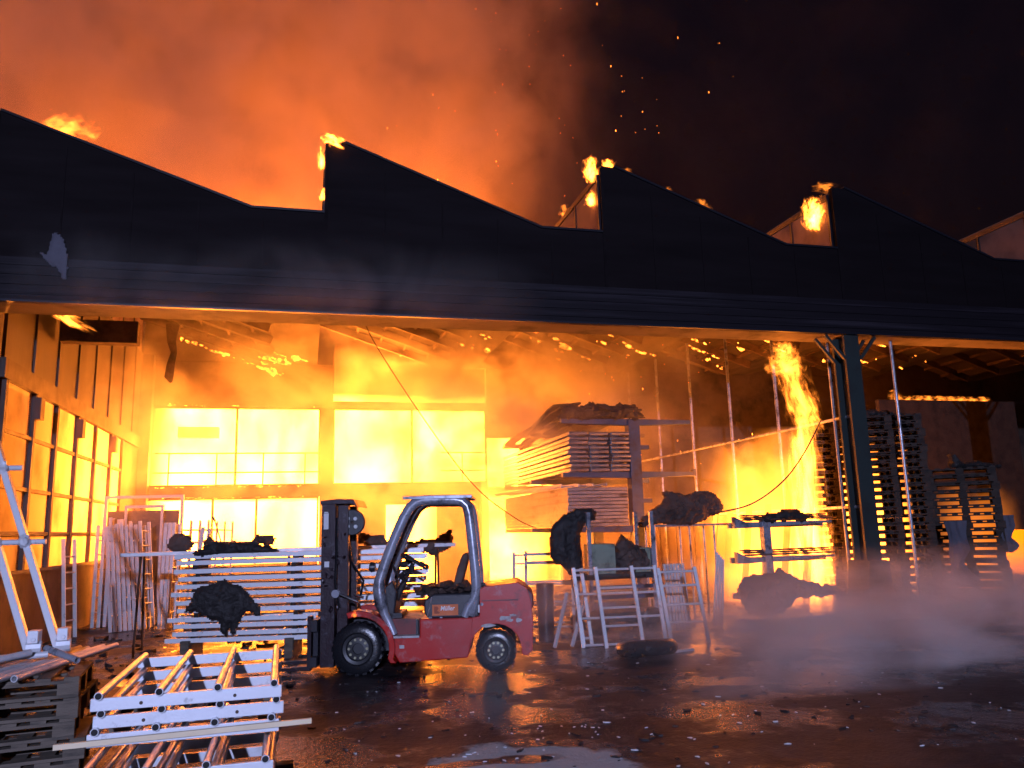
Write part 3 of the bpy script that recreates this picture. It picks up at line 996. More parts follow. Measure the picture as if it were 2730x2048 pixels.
# the stack of ladders behind the forklift, lying on its pallet
random.seed(21)
zy = [580, 650, 745, 830, 915, 1000, 1095, 1180, 1280, 1350, 1435, 1505]
base = Vector((-1.80, 12.75))
dirv = Vector((math.cos(math.radians(-12.5)), math.sin(math.radians(-12.5))))
l_long = l_short = None
for i, q in enumerate(zy):
    z = 1.40 - (q - 580) * .001254
    upper = i < 8
    x_off = random.uniform(0, .12) + (.0 if upper else -.06)
    p = base + dirv * x_off
    lab = ('long bright aluminium ladder, %s from the top of the stack behind the forklift' % nth(i)) if upper else ('short aluminium ladder, %s from the bottom of the stack behind the forklift' % nth(11 - i))
    grp = 'long ladders stacked behind the forklift' if upper else 'short ladders at the stack bottom'
    src = l_long if upper else l_short
    if src is None:
        src = ladder('ladder', lab, 3.55 if upper else 2.1, .42, grp, mt=ALU_WET, step=.35 if upper else .3)
        if upper:
            l_long = src
        else:
            l_short = src
        o = src
    else:
        o = copy_tree(src)
    tag(o, lab)
    o.location = (p.x, p.y, z)
    o.rotation_euler = (0, 0, math.radians(-12.5 + random.uniform(-.5, .5)))
# dunnage that carries the stack
for t_, zt in ((.25, .27), (1.7, .27)):
    p = base + dirv * t_
    o = MB().bb(-.06, .06, -.3, .3, 0, zt).build('timber_bearer', WOOD)
    o.location = (p.x, p.y, 0)
    o.rotation_euler = R(-12.5)
    tag(o, 'dark timber bearer under the ladder stack', 'timber', 'bearers under the ladder stack')
for t_ in (.35, 1.75, 3.2):
    for i in range(len(zy) - 1):
        if t_ > 2 and i > 6:
            continue
        z1 = 1.40 - (zy[i] - 580) * .001254
        z0 = 1.40 - (zy[i + 1] - 580) * .001254 + .065
        if z1 - z0 < .015:
            continue
        p = base + dirv * (t_ + random.uniform(-.03, .03))
        o = MB().bb(-.03, .03, -.24, .24, 0, z1 - z0).build('spacer_block', WOOD_BURNT)
        o.location = (p.x, p.y, z0)
        o.rotation_euler = R(-12.5)
        tag(o, 'charred spacer block between two stacked ladders', 'block', 'spacer blocks in the ladder stack')
p = base + dirv * 2.3
o = MB().bb(0, 1.25, -.25, .25, 0, .55).build('dark_crate', CHAR)
o.location = (p.x, p.y, 0)
o.rotation_euler = R(-12.5)
tag(o, 'blackened crate under the long ladders behind the forklift', 'crate')

# charred, crumpled masses: a ragged outline given real thickness, swollen in the middle
def lump(name, label, poly, y, thick, mt=None, cat='debris', seed=1.0, cell=.022, rag=.05, fold=.5):
    mt = mt or CHAR
    xs = [p[0] for p in poly]
    zs = [p[1] for p in poly]
    x0, z0 = min(xs) - .06, min(zs) - .06
    nx = int((max(xs) - x0 + .06) / cell) + 1
    nz_ = int((max(zs) - z0 + .06) / cell) + 1
    n = len(poly)

    def inside(px, pz):
        c = False
        j = n - 1
        for i in range(n):
            if (poly[i][1] > pz) != (poly[j][1] > pz) and px < (poly[j][0] - poly[i][0]) * (pz - poly[i][1]) / (poly[j][1] - poly[i][1]) + poly[i][0]:
                c = not c
            j = i
        return c

    def dist(px, pz):
        d = 9
        for i in range(n):
            ax, az = poly[i - 1]
            bx, bz = poly[i]
            L2 = (bx - ax) ** 2 + (bz - az) ** 2 or 1e-9
            t = max(0, min(1, ((px - ax) * (bx - ax) + (pz - az) * (bz - az)) / L2))
            d = min(d, math.hypot(px - ax - t * (bx - ax), pz - az - t * (bz - az)))
        return d
    keep = set()
    for i in range(nx):
        for k in range(nz_):
            px, pz = x0 + (i + .5) * cell, z0 + (k + .5) * cell
            q = Vector((px * 5 + seed, seed * 3, pz * 5))
            px += rag * (mnoise.noise(q) + .6 * mnoise.noise(q * 3.1))
            pz += rag * (mnoise.noise(q + Vector((9, 0, 0))) + .6 * mnoise.noise(q * 3.1 + Vector((9, 0, 0))))
            if inside(px, pz):
                keep.add((i, k))
    V, F, idx = [], [], {}

    def vert(i, k, side):
        key = (i, k, side)
        if key not in idx:
            px, pz = x0 + i * cell, z0 + k * cell
            d = dist(px, pz) if inside(px, pz) else 0
            q = Vector((px * 4.5 + seed * 2, side * 5 + seed, pz * 4.5))
            rid = 1 - abs(mnoise.noise(q)) * 2
            rid2 = 1 - abs(mnoise.noise(q * 2.6)) * 2
            rid3 = mnoise.noise(q * 7)
            off = thick * (.18 + math.sqrt(min(1, d / (thick * 1.3)))) * (1 - fold + fold * (.6 * rid + .5 * rid2)) + thick * .10 * rid3
            jx = cell * .35 * mnoise.noise(q * 9)
            jz = cell * .35 * mnoise.noise(q * 9 + Vector((4, 4, 4)))
            idx[key] = len(V)
            V.append((px + jx, -off if side == 0 else max(off, .01), pz + jz))
        return idx[key]
    for (i, k) in keep:
        F.append((vert(i, k, 0), vert(i + 1, k, 0), vert(i + 1, k + 1, 0), vert(i, k + 1, 0)))
        F.append((vert(i, k, 1), vert(i, k + 1, 1), vert(i + 1, k + 1, 1), vert(i + 1, k, 1)))
        for (di, dk, a, b) in ((-1, 0, (i, k), (i, k + 1)), (1, 0, (i + 1, k + 1), (i + 1, k)), (0, -1, (i + 1, k), (i, k)), (0, 1, (i, k + 1), (i + 1, k + 1))):
            if (i + di, k + dk) not in keep:
                F.append((vert(*a, 0), vert(*b, 0), vert(*b, 1), vert(*a, 1)))
    o = MB().add(V, F).build(name, mt, smooth=True, angle=50)
    o.location = (0, y, 0)
    return tag(o, label, cat)


# charred mass hanging over the stack
lump('charred_tarpaulin', 'black burnt tarpaulin hanging over the front of the ladder stack', [(-1.09, 1.1), (-1.23, 1.05), (-1.42, 1.05), (-1.52, .89), (-1.6, .68), (-1.47, .72), (-1.36, .61), (-1.17, .56), (-1.1, .36), (-1.05, .32), (-1.01, .48), (-.94, .33), (-.89, .52), (-.79, .64), (-.59, .58), (-.71, .82), (-.87, 1.0), (-.99, 1.04)], 12.22, .11, seed=1.3)
o = lump('charred_heap', 'burnt heap lying on top of the ladder stack', [(-1.57, 1.46), (-1.45, 1.54), (-1.3, 1.61), (-1.02, 1.64), (-.77, 1.59), (-.51, 1.54), (-.38, 1.45), (-.64, 1.44), (-1.14, 1.44)], 12.45, .16, CHAR, seed=4.1)
o = MB().bar((-1.15, 12.44, 1.52), (-1.30, 12.46, 1.98), .02, .015).bar((-1.28, 12.46, 1.93), (-1.32, 12.46, 2.0), .035, .03).build('burnt_rod', STEEL_BROWN)
tag(o, 'thin burnt rod sticking up from the heap on the ladder stack', 'rod')
lump('peeled_sheet', 'pale peeled sheet hanging on the black fascia at the left end', [(-3.73, 5.74), (-3.6, 5.66), (-3.56, 5.84), (-3.53, 6.0), (-3.43, 5.98), (-3.34, 5.75), (-3.3, 5.48), (-3.33, 5.32), (-3.45, 5.46), (-3.59, 5.57)], 11.92, .03, CLOTH, 'sheet', seed=53, rag=.03)
# plank on trestles beyond the stack, with a charred log
pk = thing('plank_table', 'long aluminium plank on thin trestle legs behind the ladder stack', 'plank', (-2.75, 13.7, 0), R(-1.5))
MB().bb(0, 5.2, -.15, .15, 1.44, 1.50).build('plank', ALU, pk, bevel=.006)
for x in (.3, 2.5, 4.9):
    for s_ in (-1, 1):
        MB().tube((x, s_ * .12, 1.44), (x, s_ * .3, 0), .02, 6).build('leg', STEEL_BROWN, pk)
lump('charred_log', 'black charred log lying on the long plank', [(-1.54, 1.53), (-1.54, 1.69), (-1.47, 1.76), (-1.37, 1.63), (-1.13, 1.61), (-.86, 1.65), (-.75, 1.74), (-.7, 1.68), (-.5, 1.71), (-.43, 1.69), (-.48, 1.59), (-.71, 1.54), (-.99, 1.49), (-1.27, 1.46), (-1.47, 1.48)], 13.62, .13, CHAR_BROWN, seed=7)
lump('charred_bundle', 'small burnt bundle on the left end of the plank', [(-2.12, 1.6), (-2.01, 1.72), (-1.9, 1.78), (-1.79, 1.74), (-1.7, 1.58), (-1.82, 1.5), (-2.02, 1.5)], 13.64, .13, CHAR_BROWN, seed=9)
lump('charred_sheet', 'torn burnt sheet curling on the plank behind the forklift guard', [(1.58, 1.52), (1.66, 1.58), (1.81, 1.54), (2.01, 1.56), (2.2, 1.62), (2.4, 1.69), (2.42, 1.47), (2.28, 1.39), (2.08, 1.32), (1.89, 1.35), (1.73, 1.43)], 13.5, .10, CHAR_BROWN, seed=11)
lump('charred_sheet', 'burnt lump on the plank beside the forklift mast', [(.82, 1.5), (.88, 1.70), (1.04, 1.68), (1.27, 1.63), (1.42, 1.53), (1.39, 1.48), (1.04, 1.48)], 13.55, .12, CHAR_BROWN, seed=13)

# foreground stack of tower frames
def tower_frame(loc, rot, first=[None], label='', group=''):
    if first[0] is None:
        t = thing('tower_frame', label, 'scaffold frame', group=group)
        wx, ly = .90, 1.42
        for y in (0, ly):
            MB().bb(-.02, wx + .02, y - .012, y + .012, -.055, .008).build('rail', FRAME, t, bevel=.003)
        for i in range(4):
            x = .02 + i * (wx - .04) / 3
            tb = MB().tube((x, -.035, .022), (x, ly + .02, .022), .021, 14, hollow=True).build('rung', TUBE, t, smooth=True)
            MB().tube((x, -.030, .022), (x, -.024, .022), .0165, 12).build('tube_mouth_shade', HOLE, tb)  # near-black disc: shade inside the tube end put into colour
        for x in (.22, .68):
            MB().tube((x, -.0165, -.028), (x, -.0125, -.028), .009, 10).build('rivet', STEEL_BROWN, t)
        first[0] = t
    else:
        t = copy_tree(first[0])
        tag(t, label, 'scaffold frame', group)
    t.location = loc
    t.rotation_euler = rot
    return t


for i, z in enumerate((.895, .805, .72)):
    tower_frame((-1.03 + [0, .012, -.01][i], 4.70 + [0, .02, .01][i], z), R(1.5 + [0, .6, -.4][i]), label='wet aluminium tower frame with tube rungs, %s from the top of the frame stack' % nth(i), group='upper tower frames')
for i, z in enumerate((.545, .455, .365, .275)):
    tower_frame((-1.06 + [0, .015, .03, .0][i], 4.58 + [0, .05, .02, .04][i], z), R(1.2 + [0, -.5, .6, .2][i]), label='wet aluminium tower frame, %s below the pale batten in the frame stack' % nth(i), group='lower tower frames')
b = MB().bar((-1.20, 4.668, .69), (.05, 4.692, .71), .022, .026).build('wooden_batten', WOOD_PALE)
tag(b, 'pale thin wooden batten stuck through the tower frame stack', 'batten')
for (x, y) in ((-1.0, 5.2), (-.2, 5.2), (-1.0, 5.9), (-.2, 5.9)):
    b = MB().bb(x - .05, x + .05, y - .05, y + .05, .60, .66).build('spacer_block', WOOD)
    tag(b, 'wood block between the upper and lower tower frames', 'block', 'blocks in the frame stack')
for y in (4.75, 5.85):
    b = MB().bb(-1.15, -.05, y - .05, y + .05, 0, .215).build('timber_bearer', WOOD)
    tag(b, 'timber bearer under the tower frame stack', 'timber', 'bearers under the frame stack')

# pallets
def pallet(label, group, wood):
    t = thing('pallet', label, 'pallet', group=group)
    for i in range(7):
        x = -.55 + i * 1.1 / 6
        MB().bb(x - .05, x + .05, -.4, .4, .122, .144).build('deck_board', wood, t)
    for y in (-.35, 0, .35):
        MB().bb(-.6, .6, y - .05, y + .05, .1, .1215).build('stringer_board', wood, t)
        MB().bb(-.6, .6, y - .05, y + .05, 0, .022).build('base_board', wood, t)
        for x in (-.53, 0, .53):
            MB().bb(x - .07, x + .07, y - .05, y + .05, .0225, .0995).build('block', wood, t)
    return t


random.seed(5)
src = None
for i in range(5):
    lab = 'weathered wooden pallet, %s from the ground under the loose tubes' % nth(i)
    o = pallet(lab, 'pallets under the loose tubes', WOOD) if src is None else copy_tree(src)
    src = src or o
    tag(o, lab)
    o.location = (-2.22 + random.uniform(-.04, .04), 7.05 + random.uniform(-.04, .04), .146 * i)
    o.rotation_euler = R(6 + random.uniform(-3, 3))
random.seed(6)
# loose tubes on top
tubes = [((-2.45, 6.25), (-2.05, 8.15)), ((-2.33, 6.3), (-1.95, 8.2)), ((-2.2, 6.35), (-1.86, 8.1)), ((-2.08, 6.4), (-1.76, 8.2)), ((-1.95, 6.5), (-1.66, 8.25)), ((-2.6, 6.3), (-2.2, 8.0)), ((-2.75, 6.3), (-2.35, 8.0))]
for i, (a, b_) in enumerate(tubes):
    o = MB().tube((a[0], a[1], .755 + .003 * i), (b_[0], b_[1], .755), .024, 12, hollow=True).build('scaffold_tube', ALU, smooth=True)
    tag(o, 'loose aluminium tube lying on the low pallet stack', 'tube', 'tubes on the low pallets')
for i, (a, b_, lab) in enumerate((((-2.35, 6.62, .84), (-2.05, 7.15, .86), 'short tube lying across the loose tubes, open end forward'), ((-2.75, 7.0, .83), (-1.95, 7.25, .83), 'bright tube lying crosswise on the loose tubes'), ((-1.98, 7.3, .87), (-1.68, 7.02, .80), 'dark tube end sticking out beside the castors'))):
    o = MB().tube(a, b_, .026, 14, hollow=True).build('scaffold_tube', ALU if i < 2 else GUARD, smooth=True)
    tag(o, lab, 'tube')
for i, (x, y, lab) in enumerate(((-2.12, 7.45, 'left metal castor coupler at the foot of the leaning frame'), (-1.93, 7.55, 'right metal castor coupler at the foot of the leaning frame'))):
    c = MB()
    c.tube((x - .05, y, .86), (x + .06, y + .02, .86), .055, 10)
    c.tube((x, y, .80), (x, y, .98), .035, 10)
    c.bb(x - .03, x + .05, y - .06, y + .05, .90, 1.0)
    c.tube((x + .02, y - .07, .93), (x + .02, y + .07, .93), .018, 8)
    tag(c.build('castor_coupler', ALU, bevel=.004), lab, 'coupler')

# frame leaning at the left edge
lf = thing('scaffold_ladder', 'tall aluminium scaffold frame leaning left over the loose tubes', 'scaffold frame')
pa, pb = Vector((-1.97, 7.6, .83)), Vector((-2.20, 7.62, .83))
dl = Vector((-.72, .5, 1.65))
for q in (pa, pb):
    MB().bar(q, q + dl * 1.3, .055, .075, (0, 1, 0)).build('stile', ALU, lf, bevel=.006)
for t_ in (.53, .93):
    a, b_ = pa + dl * t_, pb + dl * t_
    e = (a - b_).normalized()
    MB().tube(b_ - e * .16, a + e * .16, .024, 10).build('cross_tube', ALU, lf, smooth=True)
    for q in (a, b_):
        MB().rock(q + Vector((0, -.04, 0)), (.05, .045, .06), t_ * 10, .3, 2).build('clamp', ALU, lf)
tb = MB().tube((-2.75, 8.2, 0), (-3.1, 8.4, 2.2), .03, 10).build('scaffold_tube', ALU, smooth=True)
tag(tb, 'single tube standing behind the leaning frame', 'tube')
bk = MB().lathe([(.0, 0), (.16, 0), (.19, .34), (.18, .34), (.15, .02), (0, .02)], 20, Matrix.Translation((-2.62, 8.3, .0)) @ Matrix.Rotation(math.pi / 2, 4, 'X')).build('bucket', RUBBER, smooth=True)
tag(bk, 'black bucket behind the low pallets', 'bucket')

# upright ladders and tubes against the left wall
random.seed(31)


def up_ladder(x, y, h, w, lean_x, lean_y, yaw, lab, grp, mt=ALU):
    t = ladder('ladder', lab, h, w, grp, mt=mt)
    t.location = (x, y, 0)
    # local x -> up
    up_ = Vector((lean_x, lean_y, 1)).normalized()
    ax = Vector((math.cos(math.radians(yaw)), math.sin(math.radians(yaw)), 0))
    ax = (ax - up_ * ax.dot(up_)).normalized()
    M = Matrix((up_, ax, up_.cross(ax))).transposed()
    t.rotation_euler = M.to_euler()
    return t


G1 = 'ladders leaning edge-on against the left wall'
for i in range(8):
    up_ladder(-3.42 + i * .075, 17.0 + i * .05, 2.05 + random.uniform(-.08, .05), .42, -.10, .06, 78, 'aluminium ladder in the tight leaning row left of the plank', G1)
G2 = 'ladders standing deeper along the left wall'
for i in range(5):
    up_ladder(-3.95 + i * .10, 17.9 + i * .05, 2.15 + random.uniform(-.2, .1), .42, -.02, .08, 80, 'aluminium ladder standing in the corner below the side windows', G2)
for i in range(3):
    up_ladder(-2.62 + i * .075, 17.1, 2.0, .42, 0.01, .05, 84, 'aluminium ladder standing upright beside the tight leaning row', 'upright ladders beside the leaning row')
for i in range(6):
    up_ladder(-2.75 + i * .16, 18.9 + i * .25, 2.1, .62, .0, .12, 20 + 3 * i, 'ladder facing forward with fire-lit rungs behind the plank', 'fire-lit ladders behind the plank')
up_ladder(-2.05, 16.8, 1.9, .40, .10, .05, 80, 'single ladder leaning right behind the plank end', None)
up_ladder(-4.0, 16.2, 1.75, .42, -.08, .04, 80, 'short ladder nearest the dado below the side windows', None)
gf = thing('door_frame', 'tall fire-lit metal frame standing behind the leaning ladders', 'frame', (-4.1, 18.6, 0), R(-8))
for x in (0, 1.55):
    MB().bb(x - .03, x + .03, -.03, .03, 0, 2.62).build('post', ALU, gf)
MB().bb(.03, 1.52, -.03, .03, 2.56, 2.62).build('top_rail', ALU, gf)
MB().bb(.05, 1.5, -.008, .008, .3, 2.3).build('panel', CLOTH, gf)
gf = thing('door_frame', 'smaller fire-lit metal frame standing in front of the tall one', 'frame', (-3.62, 18.2, 0), R(-8))
for x in (0, .72):
    MB().bb(x - .025, x + .025, -.03, .03, 0, 2.4).build('post', ALU, gf)
MB().bb(.026, .694, -.03, .03, 2.34, 2.4).build('top_rail', ALU, gf)

# ------------------------------------------------------------------ cantilever rack with ladders
RX, RY = 7.1, 16.4
rk = thing('cantilever_rack', 'tall blue cantilever rack loaded with ladders', 'rack', (RX, RY, 0))
for y in (0, 2.6, 5.2):
    MB().bb(-.13, .13, y + .05, y + .30, 0, 4.06).build('upright', BLUE, rk, bevel=.006)
    MB().bb(-1.6, 1.3, y + .02, y + .33, 0, .12).build('base_foot', BLUE, rk)
    for z in (3.96, 2.78, 1.60):
        MB().prism([(-1.70, z), (-.131, z - .04), (-.131, z + .10), (-1.70, z + .10)], y + .1, y + .25).build('arm', BLUE, rk, bevel=.004)
        if z > 2:
            MB().prism([(.131, z - .04), (1.42, z), (1.42, z + .085), (.131, z + .10)], y + .1, y + .25).build('arm', BLUE, rk, bevel=.004)
            if z < 3:
                MB().bb(1.40, 1.47, y + .09, y + .26, z - .01, z + .15).build('arm_stop', BLUE, rk)
for z in (3.4, 2.2):
    MB().bb(.131, .45, .3, .5, z, z + .09).build('bracket_stub', BLUE, rk)
random.seed(77)
src = None
for c in range(3):
    for i in range(9):
        if src is None:
            src = ladder('ladder', 'aluminium ladder on the upper rack tier, nested in three columns', 6.0, .40, 'ladders on the upper rack tier', stile=(.03, .07), step=.6, rr=.036, off=.0, mt=DIMMED_ALU)
            o = src
        else:
            o = copy_tree(src)
        tag(o, 'aluminium ladder on the upper rack tier, %s column, %s from the arm' % (('outer', 'middle', 'inner')[c], nth(i)))
        o.location = (5.72 + c * .485 + random.uniform(-.012, .012) + (.03 if i % 2 else 0), 16.36 + random.uniform(-.05, .05) + (i % 2) * .04, 2.885 + i * .099)
        o.rotation_euler = R(90 + random.uniform(-.15, .15))
src = None
for i in range(11):
    if src is None:
        t = thing('deck_plank', 'aluminium deck plank on the middle rack tier', 'plank', group='deck planks on the middle rack tier')
        MB().bb(-.67, .67, 0, 5.6, .012, .062).build('deck', DIMMED_ALU, t, bevel=.006)
        MB().bb(-.69, -.672, 0, 5.6, 0, .074).build('side_rail', DIMMED_ALU, t)
        MB().bb(.672, .69, 0, 5.6, 0, .074).build('side_rail', DIMMED_ALU, t)
        MB().bb(-.69, .69, -.03, -.001, .004, .07).build('end_cap', DIMMED_ALU, t, bevel=.006)
        src = o = t
    else:
        o = copy_tree(src)
    tag(o, 'aluminium deck plank on the middle rack tier, %s from the arm' % nth(i))
    o.location = (6.14 + random.uniform(-.012, .012), 16.42 + random.uniform(-.03, .03), 1.705 + i * .0765)
for i in range(3):
    o = ladder('ladder', 'ladder lying askew between the two rack tiers', 5.6, .40, 'askew ladders between the rack tiers', stile=(.03, .07), step=.6)
    o.location = (5.55 + i * .42, 16.5 + .25 * i, 2.56 + .02 * i)
    o.rotation_euler = R(91.5 - i, 0, -.6)
# charred boards on the top arms
random.seed(14)
for i in range(13):
    L_ = random.uniform(4.2, 6.0)
    x = 5.4 + (i % 7) * .30 + random.uniform(-.06, .06)
    lay = i // 7
    h = MB()
    n = 14
    wv = random.uniform(.16, .30)
    vs, fs = [], []
    for k in range(n + 1):
        t_ = k / n
        zz = .05 * math.sin(t_ * 9 + i) + (.14 * max(0, .25 - t_) * 4 * random.uniform(.3, 1)) - (.25 * t_ * t_ if x < 5.8 else 0)
        for sx, sz in ((-1, 0), (1, 0), (1, 1), (-1, 1)):
            vs.append((sx * wv / 2 * random.uniform(.75, 1.1), t_ * L_ + random.uniform(-.02, .02), zz + sz * random.uniform(.03, .06)))
    for k in range(n):
        for q in range(4):
            a, b_ = k * 4 + q, k * 4 + (q + 1) % 4
            fs.append((a, b_, b_ + 4, a + 4))
    fs += [(3, 2, 1, 0), (n * 4, n * 4 + 1, n * 4 + 2, n * 4 + 3)]
    h.add(vs, fs)
    o = h.build('charred_board', CHAR)
    o.location = (x, 16.25 + random.uniform(-.1, .1), 4.10 + lay * .12 + random.uniform(0, .03))
    o.rotation_euler = (0, random.uniform(-.25, .25), random.uniform(-.05, .05))
    tag(o, 'curled charred board on top of the blue rack', 'board', 'charred boards on the rack top')
lump('charred_rubble', 'ragged black rubble on the near end of the rack top', [(5.30, 4.10), (5.44, 4.30), (5.6, 4.40), (5.76, 4.30), (5.9, 4.33), (6.08, 4.41), (6.25, 4.34), (6.41, 4.38), (6.6, 4.30), (6.74, 4.42), (6.85, 4.36), (7.0, 4.30), (7.13, 4.37), (7.2, 4.22), (7.39, 4.12), (7.27, 4.07), (6.28, 4.07), (5.48, 4.07)], 16.42, .16, CHAR, seed=17, rag=.07)

# ------------------------------------------------------------------ burnt cart and frames right of the forklift
ct = thing('burnt_cart', 'burnt-out cart with thin posts behind the leaning frames', 'cart', (4.4, 12.6, 0))
MB().bb(-.05, 1.25, -.3, .45, .86, .94).build('deck', CHAR, ct)
for x in (.03, 1.13):
    for y in (-.26, .40):
        MB().bb(x - .03, x + .03, y - .03, y + .03, .2, 1.93).build('post', GUARD, ct)
MB().bb(-.05, 1.25, -.3, .45, .20, .34).build('chassis', CHAR, ct)
for x in (.1, 1.05):
    for y in (-.3, .45):
        MB().lathe([(0, -.05), (.17, -.05), (.2, -.03), (.2, .03), (.17, .05), (0, .05)], 18, Matrix.Translation((x, y, .2))).build('wheel', RUBBER, ct, smooth=True)
for z in (.55, .70):
    MB().bb(0, 1.2, -.27, -.24, z, z + .06).build('rail', BLUE, ct)
cov = [(4.62, 1.93), (4.54, 1.99), (4.3, 2.0), (4.05, 1.9), (3.87, 1.72), (3.81, 1.5), (3.83, 1.25), (3.9, 1.12), (4.0, 1.1), (4.1, 1.0), (4.2, .86), (4.3, .85), (4.33, 1.2), (4.33, 1.6), (4.42, 1.75), (4.6, 1.8)]
cv = lump('curved_cover', None, cov, 0, .12, CHAR, None, seed=59, rag=.025, fold=.3)
cv.parent = ct
cv.location = (-4.4, -.12, 0)
o = MB().bb(4.48, 4.88, 12.36, 12.75, .945, 1.42).bb(4.52, 4.84, 12.355, 12.359, 1.1, 1.3).build('metal_box', GREENBOX, bevel=.015)
tag(o, 'grey-green metal box on the left of the burnt cart', 'box')
o = MB().bb(5.24, 5.54, 12.4, 12.75, .945, 1.34).build('metal_box', GREENBOX, bevel=.015)
tag(o, 'grey box on the right of the burnt cart', 'box')
lump('charred_rubble', 'charred rubble heaped on the burnt cart', [(4.80, .96), (4.86, 1.15), (4.96, 1.39), (5.06, 1.54), (5.24, 1.42), (5.44, 1.34), (5.55, 1.1), (5.5, .96)], 12.5, .22, CHAR_BROWN, seed=19)
# bin beside the cart
o = MB().lathe([(0, 0), (.12, 0), (.14, .8), (.14, .85), (.12, .85), (.11, .1), (0, .1)], 20, Matrix.Translation((3.62, 12.2, 0)) @ Matrix.Rotation(math.pi / 2, 4, 'X')).build('drum', BLACKP, smooth=True)
tag(o, 'dark upright drum left of the leaning frames', 'drum')


def panel_frame(x, y, w, h, rails, lean, yaw, lab, mt=GUARD, skew=.06, st=.05):
    t = thing('railing_frame', lab, 'frame', (x, y, 0), R(yaw, lean))
    for q in (0, w):
        MB().bar((q + skew, 0, 0), (q - .0, 0, h), st, st * .8).build('post', mt, t)
    for z in rails:
        s_ = skew * (1 - z / h)
        MB().tube((s_, -.002, z), (w + s_, -.002, z), .018, 8).build('rail', mt, t, smooth=True)
    return t


FR = ALU
panel_frame(3.80, 11.25, 1.22, 1.12, (.03, .40, .74, 1.08), -6, -8, 'wide metal railing frame leaning beside the drum', FR, .08)
panel_frame(4.08, 11.05, .54, 1.13, (.30, .55, .83), -7, -6, 'narrow ladder frame leaning in front of the wide railing frame', FR, .08)
panel_frame(5.04, 11.0, .56, 1.08, (.30, .55, .82, 1.02), -7, -6, 'narrow ladder frame at the right end of the wide railing frame', FR, .10)
panel_frame(3.88, 11.45, .12, 1.1, (.1, 1.0), -8, -6, 'thin ladder frame edge-on between drum and wide railing frame', FR, .08)
for i, (x, lab) in enumerate(((3.62, 'lower'), (3.78, 'upper'))):
    o = MB().bar((x - .15 + .1 * i, 11.3, .02), (x + .13 + .08 * i, 11.5, .75 - .2 * i), .04, .04).build('aluminium_strut', ALU)
    tag(o, 'thin aluminium strut leaning right at the drum, %s of the two' % ('taller' if i == 0 else 'shorter'), 'strut')
for i in range(2):
    panel_frame(3.35 + i * .35, 13.3 + .5 * i, 1.0, 1.35, (.1, .45, .8, 1.15, 1.3), -16, -25, 'fire-lit railing frame leaning behind the forklift, %s' % ('nearer the drum' if i else 'nearer the counterweight'), ALU, .05)
# tyre-like rubber lump on the ground
ty = MB()
prof = []
for i in range(17):
    a = 2 * math.pi * i / 16
    prof.append((.30 + .11 * math.cos(a), .10 * math.sin(a)))
ty.lathe(prof, 28, Matrix.Translation((4.36, 10.1, .12)) @ Matrix.Rotation(math.radians(82), 4, 'X'))
tag(ty.build('discarded_tyre', RUBBER, smooth=True, angle=180), 'melted black tyre lying flat on the wet yard', 'tyre')
o = MB().bar((4.80, 10.25, .02), (5.15, 10.35, .02), .05, .03).build('metal_offcut', ALU)
tag(o, 'thin metal offcut on the ground beside the melted tyre', 'offcut')

# ------------------------------------------------------------------ charred sack on a stand, second rack, loose tubes
st = thing('tube_stand', 'thin tube stand carrying the big charred bundle', 'stand', (5.95, 13.9, 0))
for x in (.25, .95, 1.45):
    for y in (-.2, .2):
        MB().tube((x, y, 0), (x, y, 1.68), .022, 6).build('leg', GUARD, st)
for y in (-.2, .2):
    MB().tube((.1, y, 1.68), (1.75, y, 1.68), .022, 6).build('top_tube', GUARD, st)
lump('charred_bundle', 'big ragged charred bundle sagging over the tube stand', [(5.86, 1.70), (6.02, 1.84), (6.19, 1.97), (6.40, 2.08), (6.48, 2.2), (6.40, 2.29), (6.52, 2.32), (6.7, 2.27), (6.85, 2.25), (7.06, 2.24), (7.27, 2.27), (7.42, 2.27), (7.5, 2.22), (7.59, 2.11), (7.64, 1.96), (7.53, 1.85), (7.32, 1.88), (7.26, 1.76), (6.92, 1.66), (6.45, 1.70), (6.17, 1.70)], 13.75, .24, CHAR_BROWN, seed=23)
r2 = thing('bracket_rack', 'low bracket rack with burnt boards beside the pipe partition', 'rack', (7.95, 12.85, 0))
MB().bb(-.07, .07, -.07, .07, 0, 1.75).build('upright', GUARD, r2)
MB().bb(-.6, 1.3, -.25, .25, 0, .06).build('base', GUARD, r2)
for z in (1.72, 1.11, .50):
    MB().prism([(-.62, z - .12), (-.62, z + .08), (-.40, z - .02), (1.35, z - .02), (1.35, z - .06), (-.40, z - .12)], -.05, .05).build('arm', GUARD, r2)
    MB().bb(-.62, 1.3, .15, .22, z - .12, z - .02).build('arm', GUARD, r2)
random.seed(9)
for k, z in enumerate((1.715, 1.105)):
    for j in range(3):
        h = MB()
        for q in range(8):
            h.rock((7.6 + q * .22, 12.85 + .09 * (j - 1), z + .03 + .035 * j), (.16, .05, .022), q + 9 * j + k * 30, .35, 1)
        tag(h.build('charred_board', CHAR_BROWN, smooth=True), 'burnt board lying on the %s arm of the bracket rack' % ('top' if k == 0 else 'middle'), 'board', 'burnt boards on the %s bracket arm' % ('top' if k == 0 else 'middle'))
lump('charred_lump', 'dark charred lump on the top bracket arm', [(7.84, 1.78), (8.04, 1.85), (8.2, 1.86), (8.3, 1.93), (8.45, 1.90), (8.6, 1.87), (8.83, 1.79), (8.73, 1.71), (8.26, 1.71), (7.88, 1.71)], 12.78, .11, CHAR, seed=29)
